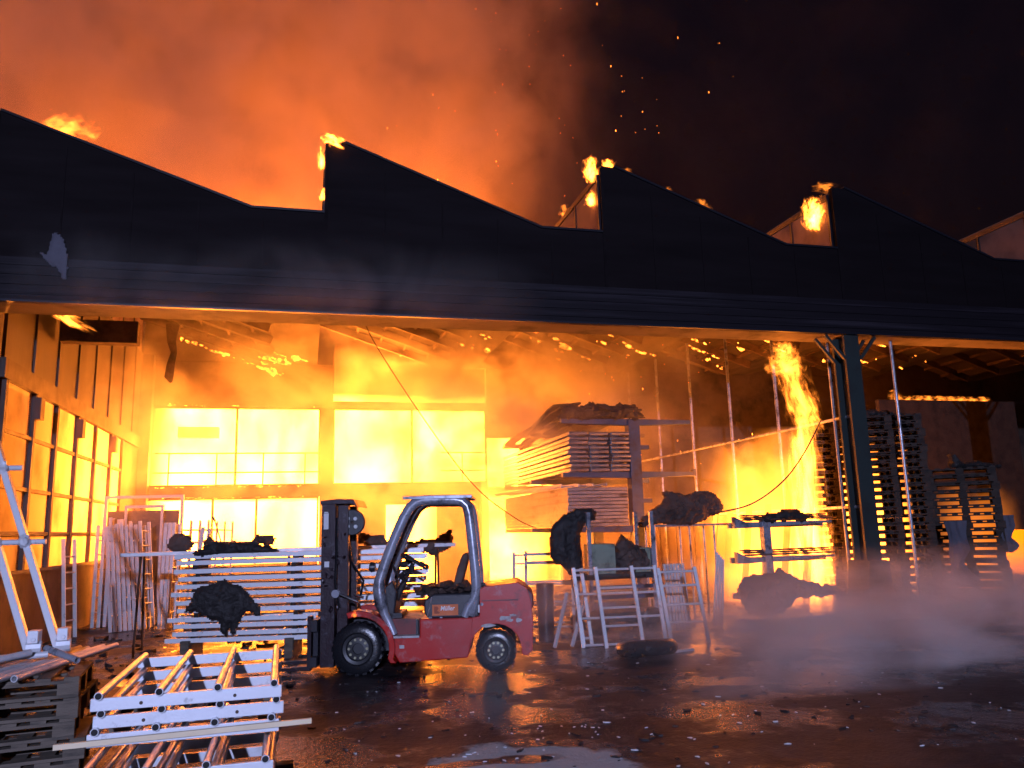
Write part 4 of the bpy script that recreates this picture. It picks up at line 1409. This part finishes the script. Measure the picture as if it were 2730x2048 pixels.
lump('charred_sack', 'burnt sack slumped over the lowest bracket arm', [(7.29, .63), (7.43, .78), (7.71, .82), (7.93, .79), (8.12, .85), (8.3, .78), (8.52, .65), (8.98, .58), (9.34, .48), (9.3, .4), (8.87, .37), (8.4, .38), (8.2, .23), (8.06, .12), (7.83, .16), (7.65, .08), (7.43, .16), (7.31, .35)], 12.72, .2, CHAR_BROWN, seed=31)
for i in range(4):
    o = MB().tube((6.62 + i * .055, 12.5, .02), (6.92 + i * .035, 12.75, 1.2 - .04 * i), .02, 8).build('scaffold_tube', ALU, smooth=True)
    tag(o, 'bright tube leaning right beside the tube stand', 'tube', 'bright tubes beside the tube stand')
src = None
for i in range(7):
    o = MB().bb(-.018, .018, -.02, .02, 0, 1.05).build('profile_rail', ALU) if src is None else src.copy()
    if src is not None:
        COL.objects.link(o)
    src = src or o
    o.location = (5.72 + i * .055, 12.2, .02)
    o.rotation_euler = R(0, -4, -2)
    tag(o, 'short upright aluminium profile behind the right ladder frame', 'profile', 'profiles behind the right ladder frame')

# ------------------------------------------------------------------ pipe partition, pole, leaning boards
pp = thing('pipe_partition', 'tall pipe partition running back beside the green column', 'partition', (9.47, 12.6, 0))
for i, y in enumerate((0.05, 1.87, 3.75, 5.65, 7.6, 9.6)):
    MB().tube((0, y, 0), (0, y, 6.3), .035, 10).build('post', GUARD, pp, smooth=True)
for z in (3.53, 1.92):
    MB().tube((0, -.5, z), (0, 10, z), .03, 8).build('rail', GUARD, pp, smooth=True)
for i in range(9):
    y = 1.0 + i * 1.02
    MB().add([(.06, y, .05), (.06, y + .94, .05), (.06, y + .94, 1.88), (.06, y, 1.88)], [(0, 1, 2, 3)]).build('strip_curtain', NORTHLIGHT, pp)
pl = MB().tube((10.62, 12.35, 0), (10.62, 12.35, 5.0), .03, 12).build('pole', GUARD, smooth=True)
tag(pl, 'thin shiny pole standing in front of the tall pallet stack', 'pole')
random.seed(19)
for i in range(7):
    y = 13.4 + i * .75 + random.uniform(-.1, .1)
    o = MB().bb(-.012, .012, -.11, .11, 0, 2.1 + random.uniform(-.2, .5)).build('leaning_board', WALLP)
    o.location = (9.0 + random.uniform(-.05, .05), y, 0)
    o.rotation_euler = (0, math.radians(9), random.uniform(-.1, .1))
    tag(o, 'pale scorched board leaning against the pipe partition', 'board', 'boards leaning on the pipe partition')

# cables
def cable(lab, pts, r=.014):
    P = [Vector(p) for p in pts]
    fine = []
    for i in range(len(P) - 1):
        p0, p1, p2, p3 = P[max(i - 1, 0)], P[i], P[i + 1], P[min(i + 2, len(P) - 1)]
        for k in range(6):
            t = k / 6
            fine.append(.5 * ((2 * p1) + (-p0 + p2) * t + (2 * p0 - 5 * p1 + 4 * p2 - p3) * t * t + (-p0 + 3 * p1 - 3 * p2 + p3) * t ** 3))
    fine.append(P[-1])
    tag(MB().path(fine, r, 6).build('hanging_cable', CABLE, smooth=True), lab, 'cable')


cable('thin cable sagging from the partition rail to the charred bundle', [(9.42, 13.0, 3.56), (9.0, 13.0, 2.95), (8.49, 13.0, 2.42), (7.9, 13.2, 2.02), (7.31, 13.6, 1.88)])
cable('thin cable hanging from the roof down to the rack ladders', [(1.2, 17.0, 6.4), (1.29, 17.0, 5.92), (2.34, 17, 4.25), (3.49, 17, 2.69), (4.4, 17, 1.95), (4.9, 17, 1.7)], .011)

# ------------------------------------------------------------------ pallet stacks on the right
random.seed(44)
src = None
for i in range(25):
    lab = 'scorched pallet, %s from the ground in the tall stack beside the green column' % nth(i)
    o = pallet(lab, 'pallets in the tall stack', WOOD_BURNT) if src is None else copy_tree(src)
    src = src or o
    tag(o, lab)
    o.location = (10.88 + random.uniform(-.03, .03), 13.1 + random.uniform(-.03, .03), .146 * i)
    o.rotation_euler = R(-23.5 + random.uniform(-.8, .8))
tall = src
for i in range(24):
    o = copy_tree(tall)
    tag(o, 'scorched pallet, %s from the ground in the stack between column and partition' % nth(i), 'pallet', 'pallets between column and partition')
    o.location = (10.12 + random.uniform(-.03, .03), 13.75 + random.uniform(-.03, .03), .146 * i)
    o.rotation_euler = R(-22 + random.uniform(-.8, .8))
for i in range(18):
    o = copy_tree(tall)
    tag(o, 'scorched pallet, %s from the ground in the lower stack with grey sheets' % nth(i), 'pallet', 'pallets in the lower stack')
    o.location = (12.42 + random.uniform(-.03, .03), 12.95 + random.uniform(-.03, .03), .146 * i)
    o.rotation_euler = R(-43 + random.uniform(-1.5, 1.5))
lump('charred_tarpaulin', 'burnt tarpaulin crumpled on the tall pallet stack', [(10.40, 3.66), (10.52, 3.77), (10.66, 3.80), (10.78, 3.73), (10.95, 3.79), (11.1, 3.72), (11.35, 3.71), (11.4, 3.64), (10.4, 3.62)], 13.1, .2, CHAR, seed=37)
lump('charred_tarpaulin', 'burnt tarpaulin lying on the lower pallet stack', [(11.95, 2.69), (11.98, 2.92), (12.08, 2.84), (12.2, 2.72), (12.5, 2.74), (12.8, 2.72), (13.1, 2.68), (13.12, 2.62), (12.0, 2.62)], 12.7, .2, CHAR, seed=41)


def drape(lab, x, y, ztop, w, h, seed):
    h_ = MB()
    nx, nz_ = 10, 14
    vs, fs = [], []
    for layer in (0, 1):
        for j in range(nz_ + 1):
            for i in range(nx + 1):
                u, v = i / nx, j / nz_
                wob = mnoise.noise(Vector((u * 3 + seed, v * 2.2, seed)))
                wob2 = mnoise.noise(Vector((v * 3.3, seed * 2, u)))
                wd = w * (1 - .25 * v + .5 * wob2 * v)
                vs.append((x + (u - .5) * wd + wob2 * .22 * v, y - .05 - .10 * wob - .03 * math.sin(u * 14) + layer * .02, ztop - v * h - .12 * wob * v))
    q = (nx + 1) * (nz_ + 1)
    for j in range(nz_):
        for i in range(nx):
            a = j * (nx + 1) + i
            fs.append((a, a + 1, a + nx + 2, a + nx + 1))
            fs.append((q + a, q + a + nx + 1, q + a + nx + 2, q + a + 1))
    h_.add(vs, fs)
    tag(h_.build('hanging_sheet', CLOTH, smooth=True, angle=80), lab, 'sheet')


drape('grey scorched sheet hanging between the two pallet stacks', 11.65, 12.50, 1.62, .45, 1.15, 2.2)
drape('grey scorched sheet hanging over the right side of the lower pallet stack', 12.72, 12.42, 1.70, .42, .70, 5.1)
# yellow machine at the right edge
ym = thing('yellow_machine', 'yellow machine with pale wheel hub beyond the lower pallet stack', 'machine', (14.3, 13.4, 0), R(-14))
MB().prism([(-.32, 1.42), (-.10, 1.22), (.5, 1.05), (1.8, 1.05), (1.8, .5), (-.26, .5), (-.2, 1.0)], -.5, .5).build('body', YELLOW, ym, bevel=.03)
MB().bb(-.2, 1.8, -.45, .45, .3, .5).build('chassis', BLACKP, ym)
for y in (-.5, .5):
    wq = MB().lathe([(0, -.1), (.30, -.1), (.36, -.06), (.36, .06), (.30, .1), (0, .1)], 22, Matrix.Translation((.12, y, .36))).build('wheel', RUBBER, ym, smooth=True)
    MB().lathe([(0, -.12), (.12, -.12), (.14, -.1)], 16, Matrix.Translation((.12, y, .36))).build('hub', LABELW, wq, smooth=True)
    MB().lathe([(0, -.12), (.30, -.1), (.36, -.06), (.36, .06), (.30, .1), (0, .12)], 22, Matrix.Translation((1.45, y, .36))).build('wheel', RUBBER, ym, smooth=True)

# ------------------------------------------------------------------ ash and scrap on the yard
random.seed(101)


def flakes(name, lab, n, mt, box, smin, smax, kind='stuff', squash=.25):
    f = MB()
    for i in range(n):
        x = random.uniform(box[0], box[1])
        y = box[2] + (box[3] - box[2]) * random.random() ** 1.3
        s_ = random.uniform(smin, smax) * random.uniform(.5, 1.2)
        a = random.uniform(0, 6.28)
        k = 5
        pts = []
        for j in range(k):
            t = 2 * math.pi * j / k
            rr = s_ * random.uniform(.5, 1.1)
            ux, uy = math.cos(t) * rr * 1.7, math.sin(t) * rr * .7
            pts.append((x + ux * math.cos(a) - uy * math.sin(a), y + ux * math.sin(a) + uy * math.cos(a), .004 + random.uniform(0, s_ * squash * 1.5)))
        c = (x, y, .006 + s_ * squash)
        base = [(p[0], p[1], .001) for p in pts]
        f.add(pts + [c] + base, [(j, (j + 1) % k, k) for j in range(k)] + [(j, k + 1 + j, k + 1 + (j + 1) % k, (j + 1) % k) for j in range(k)])
    return tag(f.build(name, mt), lab, 'debris', kind=kind)


flakes('ash_flakes', 'pale ash flakes scattered over the wet yard', 150, ASH, (-.3, 6.5, 5.2, 10.5), .005, .018)
flakes('ash_flakes', 'pale ash flakes lying thickly on the bare concrete patch', 60, ASH, (.6, 3.0, 5.0, 7.2), .006, .022)
flakes('scrap_flakes', 'dark burnt scraps scattered over the wet yard', 420, SCRAP, (0, 11, 5.6, 12), .012, .045)
flakes('scrap_flakes', 'dark burnt scraps along the hall floor edge', 300, SCRAP, (-4, 10, 12, 17), .03, .09, squash=.5)
flakes('scrap_flakes', 'dark burnt scraps between ladders and pallets on the left', 160, SCRAP, (-3.4, 0, 9, 13), .02, .07, squash=.5)

# ------------------------------------------------------------------ fire
def flame(lab, loc, size, strength, rot=(0, 0, 0), group=None, mt=None, name='flame', kind=None):
    vs, fs = ico(2)
    me = bpy.data.meshes.get('flame_shell')
    if me is None:
        me = bpy.data.meshes.new('flame_shell')
        me.from_pydata([tuple(v * 1.05) for v in vs], [], fs)
    me = me.copy()
    me.materials.clear()
    me.materials.append(mt or FLAMEV)
    o = bpy.data.objects.new(name, me)
    COL.objects.link(o)
    o.location = loc
    o.scale = size
    o.rotation_euler = rot
    o.color = (strength / 100.0, 0, 0, 1)
    return tag(o, lab, 'flame', group, kind)


def fire_box(name, lab, x0, x1, y0, y1, z0, z1, strength, mt):
    o = MB().box((0, 0, 0), (2, 2, 2)).build(name, mt)
    o.location = ((x0 + x1) / 2, (y0 + y1) / 2, (z0 + z1) / 2)
    o.scale = ((x1 - x0) / 2, (y1 - y0) / 2, (z1 - z0) / 2)
    o.color = (strength / 100.0, 0, 0, 1)
    return tag(o, lab, 'fire', kind='stuff')


def room_fire_material():
    m = bpy.data.materials.new('room_fire')
    m.use_nodes = True
    nt = m.node_tree
    N, L = nt.nodes, nt.links
    for n in list(N):
        N.remove(n)
    out = N.new('ShaderNodeOutputMaterial')
    geo = N.new('ShaderNodeNewGeometry')
    mp = N.new('ShaderNodeMapping')
    mp.inputs['Scale'].default_value = (1, .8, .55)
    L.new(geo.outputs['Position'], mp.inputs['Vector'])
    nz = N.new('ShaderNodeTexNoise')
    nz.inputs['Scale'].default_value = .75
    nz.inputs['Detail'].default_value = 5
    nz.inputs['Distortion'].default_value = 1.0
    L.new(mp.outputs[0], nz.inputs['Vector'])
    rg = N.new('ShaderNodeMapRange')
    rg.inputs['From Min'].default_value = .40
    rg.inputs['From Max'].default_value = .66
    rg.inputs['To Min'].default_value = .05
    rg.inputs['To Max'].default_value = 1.0
    L.new(nz.outputs['Fac'], rg.inputs['Value'])
    oi = N.new('ShaderNodeObjectInfo')
    sr = N.new('ShaderNodeSeparateColor')
    L.new(oi.outputs['Color'], sr.inputs[0])
    k = N.new('ShaderNodeMath')
    k.operation = 'MULTIPLY'
    L.new(rg.outputs[0], k.inputs[0])
    L.new(sr.outputs[0], k.inputs[1])
    k2 = N.new('ShaderNodeMath')
    k2.operation = 'MULTIPLY'
    k2.inputs[1].default_value = 100
    L.new(k.outputs[0], k2.inputs[0])
    em = N.new('ShaderNodeEmission')
    em.inputs['Color'].default_value = (*FIRE, 1)
    L.new(k2.outputs[0], em.inputs['Strength'])
    L.new(em.outputs[0], out.inputs['Volume'])
    return m


ROOMFIRE = room_fire_material()
fire_box('room_fire', 'white-hot fire filling the rooms behind the back windows', -4.2, 7.2, 23.75, 27.9, .1, 5.8, 29, ROOMFIRE)
fire_box('loft_fire', 'yellow fire glowing in the burnt-through gap above the right upper window', .75, 5.15, 23.3, 25.5, 5.5, 7.3, 1.5, ROOMFIRE)
fire_box('floor_fire', 'white-yellow fire behind the ladder rack', 4.9, 7.3, 22.35, 22.95, .1, 3.9, 38, ROOMFIRE)

flame('tall white-yellow flame column beside the near partition post', (9.22, 13.35, 1.75), (.42, .55, 2.7), 70, mt=FLAMEW)
def side_fire_material(name='side_fire_glow', both=False):
    m = bpy.data.materials.new(name)
    m.use_nodes = True
    nt = m.node_tree
    N, L = nt.nodes, nt.links
    for n in list(N):
        N.remove(n)
    out = N.new('ShaderNodeOutputMaterial')
    geo = N.new('ShaderNodeNewGeometry')
    tc = N.new('ShaderNodeTexCoord')
    sep = N.new('ShaderNodeSeparateXYZ')
    L.new(tc.outputs['Object'], sep.inputs[0])

    def mth(op, a, b=None, clamp=False):
        n = N.new('ShaderNodeMath')
        n.operation = op
        n.use_clamp = clamp
        for i, v in enumerate((a, b)):
            if v is None:
                continue
            if isinstance(v, (int, float)):
                n.inputs[i].default_value = v
            else:
                L.new(v, n.inputs[i])
        return n.outputs[0]
    nz = N.new('ShaderNodeTexNoise')
    nz.inputs['Scale'].default_value = 1.5
    nz.inputs['Detail'].default_value = 4
    nz.inputs['Distortion'].default_value = .6
    L.new(geo.outputs['Position'], nz.inputs['Vector'])
    wob = mth('MULTIPLY', mth('SUBTRACT', nz.outputs['Fac'], .5), 1.6)
    # glow strongest along the partition (+x), thinning out over the hall floor and towards the top
    gx = mth('POWER', mth('MULTIPLY', mth('ADD', mth('ADD', sep.outputs[0], 1), wob), .50, True), 4.2)
    if both:
        gx = mth('POWER', mth('SUBTRACT', 1, mth('ABSOLUTE', mth('ADD', sep.outputs[0], mth('MULTIPLY', wob, .4))), True), .6)
    gz = mth('SUBTRACT', 1, mth('POWER', mth('MULTIPLY', mth('ADD', mth('ADD', sep.outputs[2], 1), wob), .5, True), 3), True)
    oi = N.new('ShaderNodeObjectInfo')
    sr = N.new('ShaderNodeSeparateColor')
    L.new(oi.outputs['Color'], sr.inputs[0])
    st = mth('MULTIPLY', mth('MULTIPLY', mth('MULTIPLY', gx, gz), sr.outputs[0]), 100)
    em = N.new('ShaderNodeEmission')
    em.inputs['Color'].default_value = (*FIRE, 1)
    L.new(st, em.inputs['Strength'])
    L.new(em.outputs[0], out.inputs['Volume'])
    return m


fire_box('side_fire_glow', 'wide yellow fire and fire-lit smoke glow along the pipe partition behind the bracket rack', 7.2, 9.42, 13.2, 16.2, .03, 3.5, 10, side_fire_material())  # emitting volume also stands in for the glow of smoke lit by fire
LOWFIRE = side_fire_material('low_fire', True)
fire_box('low_fire', 'yellow fire burning behind the tall pallet stack', 10.5, 12.9, 14.5, 15.5, .03, 3.4, 12, LOWFIRE)
fire_box('low_fire', 'low orange fire burning behind the lower pallet stack', 13.2, 15.2, 14.3, 15.0, .03, 2.4, 1.6, LOWFIRE)
flame('bright flame licking up above the partition rail', (9.12, 13.2, 4.10), (.42, .36, .95), 32, R(0, 0, -16), mt=FLAMEW)
flame('ragged flame curling under the fascia soffit beside the column', (8.80, 13.05, 4.78), (.50, .32, .45), 26, mt=FLAMEW)
# flames on the saw-tooth peaks
flame('white flame wrapped round the free-standing tooth peak', (TX[2] - .08, FY + .1, 7.62), (.09, .12, .26), 270)
flame('white flame licking over the tip of the free-standing tooth', (TX[2] + .10, FY + .0, 7.86), (.24, .13, .13), 300, R(0, 0, 20))
flame('small flame low on the upright edge of the free-standing tooth', (TX[2] - .06, FY + .05, 6.98), (.09, .09, .15), 210)
flame('big white flame on the peak of the tooth with broken rooflight', (TX[3] - .08, FY + .25, 7.92), (.18, .17, .30), 160, mt=FLAMEW)
flame('flame inside the broken rooflight below the peak', (TX[3] - .04, FY + .4, 7.42), (.15, .18, .20), 180)
flame('small flame on the tip right of the big peak flame', (TX[3] + .16, FY + .05, 7.92), (.18, .10, .12), 150)
flame('big ragged white flame in the rooflight of the tooth above the column', (TX[4] - .06, FY + .5, 7.56), (.26, .32, .40), 160, mt=FLAMEW)
flame('thin orange flame crest over the tooth above the column', (TX[4] + .02, FY + .2, 7.93), (.35, .2, .10), 14)
for (x, s_) in ((TX[3] + .55, .16), (TX[3] + 1.3, .11), (TX[3] + 1.95, .2), (TX[3] + 2.05, .13)):
    flame('little flame on the sloping edge right of the broken rooflight', (x, FY + .12, ZP - .02 - (x - TX[3] - .26) * .35 + .08), (s_, .1, s_ * .9), 22, group='little flames on the sloping edge')
flame('loose orange flames blowing along the roof edge at the far left', (-3.75, FY + .5, 7.85), (.65, .4, .32), 16, R(0, 0, -25), mt=FLAMEW)
for j in range(5):
    flame('little flame on the far edge of the broken rooflight', (TX[3] - .02, FY + 2 + j * 1.6, 7.86), (.12, .2, .16), 26, group='little flames along the rooflight ridge')
flame('flame under the fascia at the left end of the hall', (-3.55, FY + .95, 5.05), (.5, .3, .12), 40, R(0, 0, 28))
# embers burning on the underside of the roof
random.seed(61)


def ember_group(lab, grp, pts, smin, smax, along=(1, 0, -.35)):
    vs, fs = ico(1)
    d = Vector(along).normalized()
    for (x, y, z) in pts:
        e = MB()
        for q in range(random.choice((1, 1, 2, 3, 4, 7))):
            s_ = min(smax * 1.5, max(.006, smax * math.exp(random.gauss(-1.15, .65))))
            Q = Vector((x, y, z)) + d * random.uniform(-1, 1) * smax * 4 + Vector((random.uniform(-1, 1), random.uniform(-1, 1), random.uniform(-.5, .5))) * smax
            M = Vector((1, 0, 0)).rotation_difference(d).to_matrix()
            e.rock(Q, (s_ * random.uniform(.8, 3.2), s_ * .7, s_ * random.uniform(.4, 1.1)), random.random() * 50, .8, 2, 1.3, M)
        c = Vector((x, y, z))
        e.V = [tuple(Vector(v) - c) for v in e.V]
        o = e.build('ember_patch', EMBER)
        o.location = c
        tag(o, lab, 'ember', grp)


line = []
for i in range(13):
    t = i / 12
    x = -3.4 + t * 2.5
    line.append((x, BY - .25, 7.55 - (x + 4.4) * .3514 - .12))
ember_group('glowing ember patch along the back roof edge of the left bay', 'embers along the left roof edge', line, .02, .06)
ember_group('glowing ember patch in the valley above the back wall pier', 'embers above the pier', [(-.6 + random.uniform(-.5, .6), BY - .3 - random.random() * 2, 6.42) for i in range(8)], .03, .07)
ember_group('glowing ember under the middle roof slope', 'embers under the middle slope', [(x, y, 7.60 - (x - TX[3]) * .3514 - .05) for x, y in [(random.uniform(5.2, 8), random.uniform(18.5, 22.8)) for i in range(16)]] + [(random.uniform(3.8, 4.8), random.uniform(18.5, 21), 6.42) for i in range(5)], .02, .05)
ember_group('glowing ember under the roof slope behind the fascia beside the column', 'embers under the slope near the column', [(x, y, 7.60 - (x - TX[4]) * .3514 - .05) for x, y in [(random.uniform(10.6, 12.8), random.uniform(18.5, 22)) for i in range(16)]] + [(random.uniform(8.3, 9.4), random.uniform(18.8, 21), 6.42) for i in range(7)], .03, .075)
ember_group('glowing ember under the roof right of the green column', 'embers right of the column', [(x, y, 7.60 - (x - TX[5]) * .3514 - .05 if x > TX[5] and x < TX[5] + 3.4 else 6.42) for x, y in [(random.uniform(15, 18.6), random.uniform(17.5, 22)) for i in range(18)]], .03, .07)
ember_group('glowing ember on the sill of the upper left window', 'embers on the upper left window', [(-4.1 + i * .31 + random.uniform(-.1, .1), BY - .02, 3.04) for i in range(14)] + [(-4.1 + random.random() * 4.3, BY - .02, 5.27) for i in range(7)] + [(-4.15, BY - .02, 3.2 + random.random() * 2) for i in range(6)], .008, .028, (1, 0, 0))
ember_group('glowing ember under the lintel of the lower left window', 'embers on the lower window lintel', [(-4.1 + i * .33 + random.uniform(-.1, .1), BY - .02, 2.74) for i in range(13)], .008, .03, (1, 0, 0))
# burning purlin at the right
o = MB().bb(14.9, 19.4, 18.0, 18.15, 0, 4.86).build('timber_screen', WOOD_BURNT, None)
tag(o, 'dark timber screen wall with a line of low flames along its top', 'screen')
for i in range(9):
    x = 15.5 + i * .36
    flame('low flame running along the top of the timber screen', (x, 18.05, 4.93 + (.08 if i == 0 else 0)), (.28, .12, .10 if i else .22), 22, group='flames along the timber screen')
# small fires
flame('small yellow flame on the ground behind the loose tubes', (-1.98, 10.2, .12), (.15, .12, .06), 25)
flame('small flame at the foot of the forklift mast', (.60, 10.22, .74), (.05, .05, .06), 60)
flame('flames licking over the forklift counterweight', (2.42, 10.35, 1.03), (.20, .2, .05), 25)
ember_group('ember glowing on the floor below the leaning ladders', 'embers on the left floor', [(random.uniform(-2.4, -1.2), random.uniform(12.6, 15), .03) for i in range(9)], .008, .022, (1, 0, 0))

# sparks over the roof
random.seed(88)
sp = MB()
vs, fs = ico(1)
for i in range(110):
    if i < 75:
        c = Vector((random.gauss(5.5, 1.8), random.uniform(13, 19), random.uniform(8.2, 14)))
    else:
        c = Vector((random.uniform(5, 9), random.uniform(13, 18), random.uniform(2.5, 5.5)))
    r_ = .003 + .009 * random.random() ** 2
    k_ = random.uniform(1, 3.5)
    sp.add([Vector((v.x, v.y, v.z * k_)) * r_ + c for v in vs], fs)
tag(sp.build('sparks', EMBER), 'tiny glowing sparks drifting above and inside the hall', 'sparks', kind='stuff')


# ------------------------------------------------------------------ smoke and steam
def smoke(name, lab, x0, x1, y0, y1, z0, z1, density, color, aniso, scale, lo, hi, build_mask, stretch=(1, 1, 1), detail=3, absorb=None):
    m = bpy.data.materials.new(name)
    m.use_nodes = True
    nt = m.node_tree
    N, L = nt.nodes, nt.links
    for n in list(N):
        N.remove(n)
    out = N.new('ShaderNodeOutputMaterial')
    geo = N.new('ShaderNodeNewGeometry')
    sep = N.new('ShaderNodeSeparateXYZ')
    L.new(geo.outputs['Position'], sep.inputs[0])

    def mth(op, a, b=None, clamp=False):
        n = N.new('ShaderNodeMath')
        n.operation = op
        n.use_clamp = clamp
        for i, v in enumerate((a, b)):
            if v is None:
                continue
            if isinstance(v, (int, float)):
                n.inputs[i].default_value = v
            else:
                L.new(v, n.inputs[i])
        return n.outputs[0]

    def rng(v, a, c, lo_=0, hi_=1):
        n = N.new('ShaderNodeMapRange')
        n.interpolation_type = 'SMOOTHSTEP'
        n.inputs['From Min'].default_value = a
        n.inputs['From Max'].default_value = c
        n.inputs['To Min'].default_value = lo_
        n.inputs['To Max'].default_value = hi_
        L.new(v, n.inputs['Value'])
        return n.outputs[0]
    mp = N.new('ShaderNodeMapping')
    mp.inputs['Scale'].default_value = stretch
    L.new(geo.outputs['Position'], mp.inputs['Vector'])
    nz = N.new('ShaderNodeTexNoise')
    nz.inputs['Scale'].default_value = scale
    nz.inputs['Detail'].default_value = detail
    nz.inputs['Roughness'].default_value = .6
    nz.inputs['Distortion'].default_value = .4
    L.new(mp.outputs[0], nz.inputs['Vector'])
    d = rng(nz.outputs['Fac'], lo, hi, .04, 1)
    mk = build_mask(sep, mth, rng, nz.outputs['Fac'])
    if mk is not None:
        d = mth('MULTIPLY', d, mk)
    d = mth('MULTIPLY', d, density)
    v = N.new('ShaderNodeVolumePrincipled')
    v.inputs['Color'].default_value = (*color, 1)
    v.inputs['Anisotropy'].default_value = aniso
    L.new(d, v.inputs['Density'])
    L.new(v.outputs[0], out.inputs['Volume'])
    o = MB().bb(x0, x1, y0, y1, z0, z1).build(name, m)
    return tag(o, lab, 'smoke', kind='stuff')


def plume_mask(sep, mth, rng, nz):
    x, y, z = sep.outputs[0], sep.outputs[1], sep.outputs[2]
    # the column leans left as it rises; a thin veil lies to the right of it
    edge = mth('ADD', mth('SUBTRACT', x, mth('MULTIPLY', mth('SUBTRACT', z, 8), .03)), mth('MULTIPLY', mth('SUBTRACT', nz, .5), 9.0))
    a = rng(edge, 2.2, 8.5, 1, 0.007)
    b = rng(z, 8.2, 9.6, 0, 1)
    return mth('MULTIPLY', a, b)


def hall_mask(sep, mth, rng, nz):
    x, y, z = sep.outputs[0], sep.outputs[1], sep.outputs[2]
    a = rng(z, .8, 4.5, .50, 1)
    r = mth('MULTIPLY', rng(x, .5, 3.8, .36, 1.35), rng(x, 6.3, 8.3, 1, .28))
    f = rng(y, 15.8, 19, .05, 1)
    return mth('MULTIPLY', mth('MULTIPLY', a, r), f)


def steam_mask(sep, mth, rng, nz):
    x, y, z = sep.outputs[0], sep.outputs[1], sep.outputs[2]
    a = rng(z, 0.15, 1.35, 1, 0)
    b = rng(x, 2.0, 8.0, .07, 1)
    return mth('MULTIPLY', a, b)


smoke('smoke_plume', 'orange lit smoke column rising behind the saw-tooth roof', -22, 26, 16.5, 30, 8.0, 27, .40, (.78, .60, .54), .1, .30, .44, .60, plume_mask, (1, 1, .8), 6)
smoke('hall_smoke', 'yellow lit smoke drifting under the hall roof', -4.2, 9.35, FY + .9, 22.3, 0.05, 6.45, 1.1, (.90, .84, .78), .3, .62, .45, .64, hall_mask, (1, 1, 1), 5)
def lip_mask(sep, mth, rng, nz):
    x, y, z = sep.outputs[0], sep.outputs[1], sep.outputs[2]
    a = mth('MULTIPLY', rng(z, 4.75, 5.1, 0, 1), rng(z, 5.3, 6.1, 1, 0))
    b = mth('MULTIPLY', rng(x, -4.5, -2, 0, 1), rng(x, .5, 4, 1, 0))
    return mth('MULTIPLY', a, b)


smoke('escaping_smoke', 'thin brown smoke curling out over the fascia beam', -5, 4.5, 11.1, 11.92, 4.7, 6.2, .5, (.8, .75, .75), .0, .6, .36, .66, lip_mask)
smoke('ground_steam', 'low grey steam drifting over the wet yard at the right', 1.5, 18, 7.0, 12.6, .02, 1.7, 2.0, (.90, .87, .90), .0, .75, .44, .66, steam_mask, (.6, 1, 1.4), 5)
